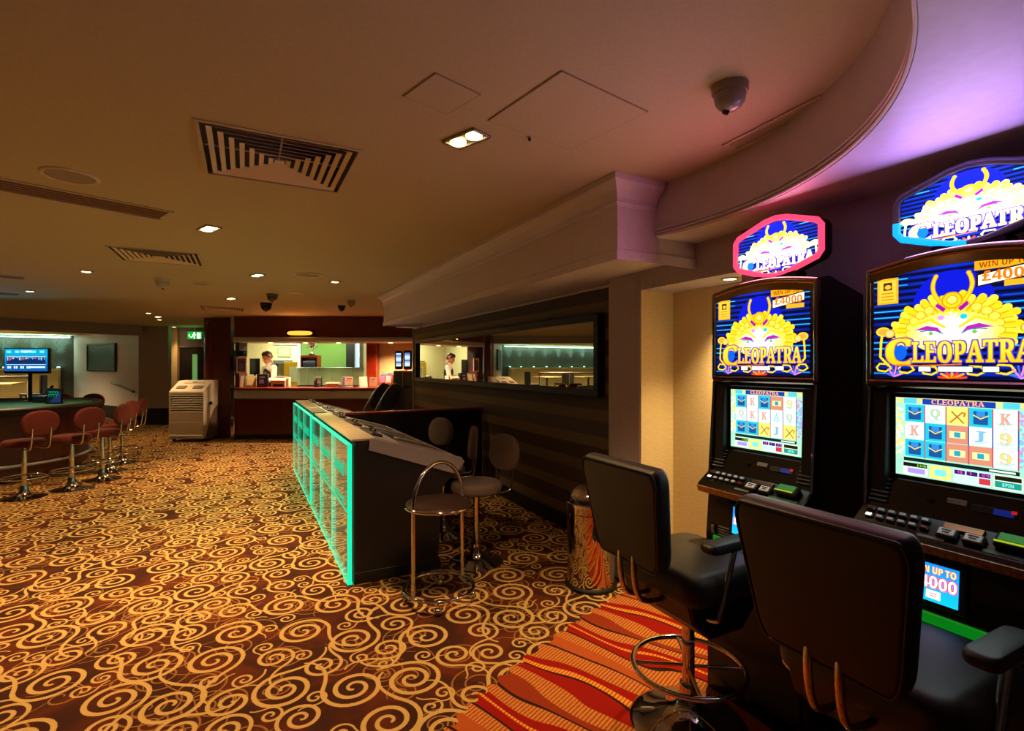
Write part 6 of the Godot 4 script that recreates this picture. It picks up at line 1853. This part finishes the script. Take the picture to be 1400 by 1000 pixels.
	for k in 3:
		var lg = single("ledger", B(Vector3.ZERO, Vector3(0.30, 0.052, 0.20), 0.006), mat("ledger%d" % k, [Color(0.07, 0.09, 0.16), Color(0.12, 0.16, 0.30), Color(0.35, 0.38, 0.42)][k], 0.5), ["dark blue ledger lowest in the redwood box", "blue ledger in the middle of the redwood box", "grey ledger on top in the redwood box"][k], "book", D(-4.86, 1.477 + 0.054 * k, 12.36), TURN, "ledgers in the redwood box")
	var tr = thing("trophy_cup", "silver trophy cup with two handles on the redwood box", "trophy", D(-4.84, 1.745, 12.38), TURN)
	part(tr, "plinth", B(Vector3(0, 0.02, 0), Vector3(0.11, 0.04, 0.11), 0.006), mat("holder_black", Color(0.07, 0.06, 0.06)))
	part(tr, "cup", lathe(ST(), [Vector2(0, 0.04), Vector2(0.05, 0.04), Vector2(0.03, 0.06), Vector2(0.014, 0.08), Vector2(0.013, 0.12), Vector2(0.035, 0.15), Vector2(0.065, 0.19), Vector2(0.082, 0.26), Vector2(0.088, 0.29), Vector2(0.080, 0.29), Vector2(0.06, 0.20), Vector2(0, 0.16)], 24), K.chrome)
	for s in [-1, 1]: part(tr, "handle", tube(ST(), curve([Vector3(0.082 * s, 0.27, 0), Vector3(0.13 * s, 0.27, 0), Vector3(0.125 * s, 0.20, 0), Vector3(0.06 * s, 0.185, 0)], 5), 0.007, 8), K.chrome)
	var cert = thing("wall_certificate", "pale green certificate on the bright office wall", "notice", D(-5.78, 1.84, 12.985), TURN)
	part(cert, "frame", B(Vector3.ZERO, Vector3(0.34, 0.25, 0.02), 0.003), mat("cert_green", Color(0.55, 0.66, 0.38), 0.6))
	front_face(cert, "print", Vector3(0, 0, 0.0115), 0.28, 0.19, mat("cert_pale", Color(0.78, 0.84, 0.60), 0.6))
	var shf = thing("office_shelf", "grey shelf unit on the bright office wall behind the person", "shelf", D(-5.76, 0, 12.87), TURN)
	part(shf, "board", B(Vector3(0, 1.585, 0), Vector3(0.40, 0.09, 0.22), 0.005), mat("shelf_grey", Color(0.32, 0.34, 0.32), 0.5))
	for s in [-1, 1]: part(shf, "upright", B(Vector3(s * 0.17, 0.77, 0), Vector3(0.03, 1.54, 0.18), 0.003), mat("shelf_grey", Color(0.32, 0.34, 0.32)))
	var yb = thing("yellow_notice_board", "bright yellow board with white sheets behind the counter", "notice board", D(-5.27, 0.75, 12.2), TURN)
	part(yb, "board", B(Vector3(0, 0.42, 0), Vector3(0.32, 0.84, 0.02), 0.003), mat("board_yellow", Color(0.88, 0.68, 0.06), 0.6))
	part(yb, "sheet", B(Vector3(0.06, 0.54, 0.012), Vector3(0.18, 0.36, 0.004)), mat("sheet_pale", Color(0.82, 0.86, 0.72), 0.7))
	part(yb, "stand", B(Vector3(0, -0.37, 0), Vector3(0.04, 0.76, 0.03), 0.004), K.brushed)
	# self-service kiosks at the right end
	for k in 2:
		var ki = thing("ticket_kiosk", ["tall ticket kiosk with lit screen left of its twin", "tall ticket kiosk with lit screen and red lamp against the wall end"][k], "kiosk", D([-2.17, -1.93][k], 0, [9.85, 9.50][k]), TURN)
		var dk = mat("kiosk_dark", Color(0.06, 0.055, 0.055), 0.3)
		part(ki, "column", B(Vector3(0, 0.70, 0), Vector3(0.20, 1.40, 0.16), 0.02), K.kiosk_metal)
		part(ki, "head", prism(ST(), rounded(0.145, 0.36, 0.035, 6), -0.04, 0.04, Transform3D(Basis(), Vector3(0, 1.60, 0.02)), 0.008), dk)
		var im := Image.create(40, 80, false, Image.FORMAT_RGB8)
		for q in 8: im_rect(im, 0, q * 10, 40, 10, [Color(0.75, 0.88, 1.0), Color(0.35, 0.45, 0.75), Color(0.65, 0.72, 0.9), Color(0.85, 0.95, 1.0)][(q + k) % 4])
		front_face(ki, "screen", Vector3(0, 1.61, 0.062), 0.095, 0.25, picture("kiosk_print%d" % k, im, 1.2))
		part(ki, "base", B(Vector3(0, 0.02, 0), Vector3(0.22, 0.04, 0.22), 0.01), dk)
		if k == 1: part(ki, "lamp_light", ball(ST(), Vector3(-0.02, 1.41, 0.085), 0.018), glow("red_dot", Color(1.0, 0.08, 0.05), 2.0))
		part(ki, "note_slot", B(Vector3(0, 1.10, 0.082), Vector3(0.12, 0.05, 0.01), 0.003), dk)
	for k in 2:
		var pd = thing("leaning_terminal", ["leaning oval touch terminal by the counter, the left one", "leaning oval touch terminal next to the ticket kiosks, the right one"][k], "terminal", D([-2.52, -2.24][k], 0, [9.5, 9.2][k]), TURN + 0.2)
		var ln = Transform3D(Basis(Vector3(0, 0, 1), -0.50) * Basis(Vector3.RIGHT, -0.25), Vector3(0.0, 0.80, 0))
		part(pd, "shell", cushion(oval(0.15, 0.42, 32, 0.75), 0.14, ln, 0.05), mat("pod_olive", Color(0.30, 0.27, 0.22), 0.3))
		part(pd, "screen", cushion(oval(0.12, 0.22, 28, 0.8), 0.02, ln * Transform3D(Basis(), Vector3(0, 0.10, 0.075)), 0.008), mat("pod_glass", Color(0.05, 0.09, 0.085), 0.08))
		part(pd, "pedestal", lathe(ST(), [Vector2(0, 0), Vector2(0.18, 0), Vector2(0.18, 0.02), Vector2(0.06, 0.05), Vector2(0.05, 0.60), Vector2(0, 0.60)], 20), mat("kiosk_dark", Color(0.06, 0.055, 0.055)))
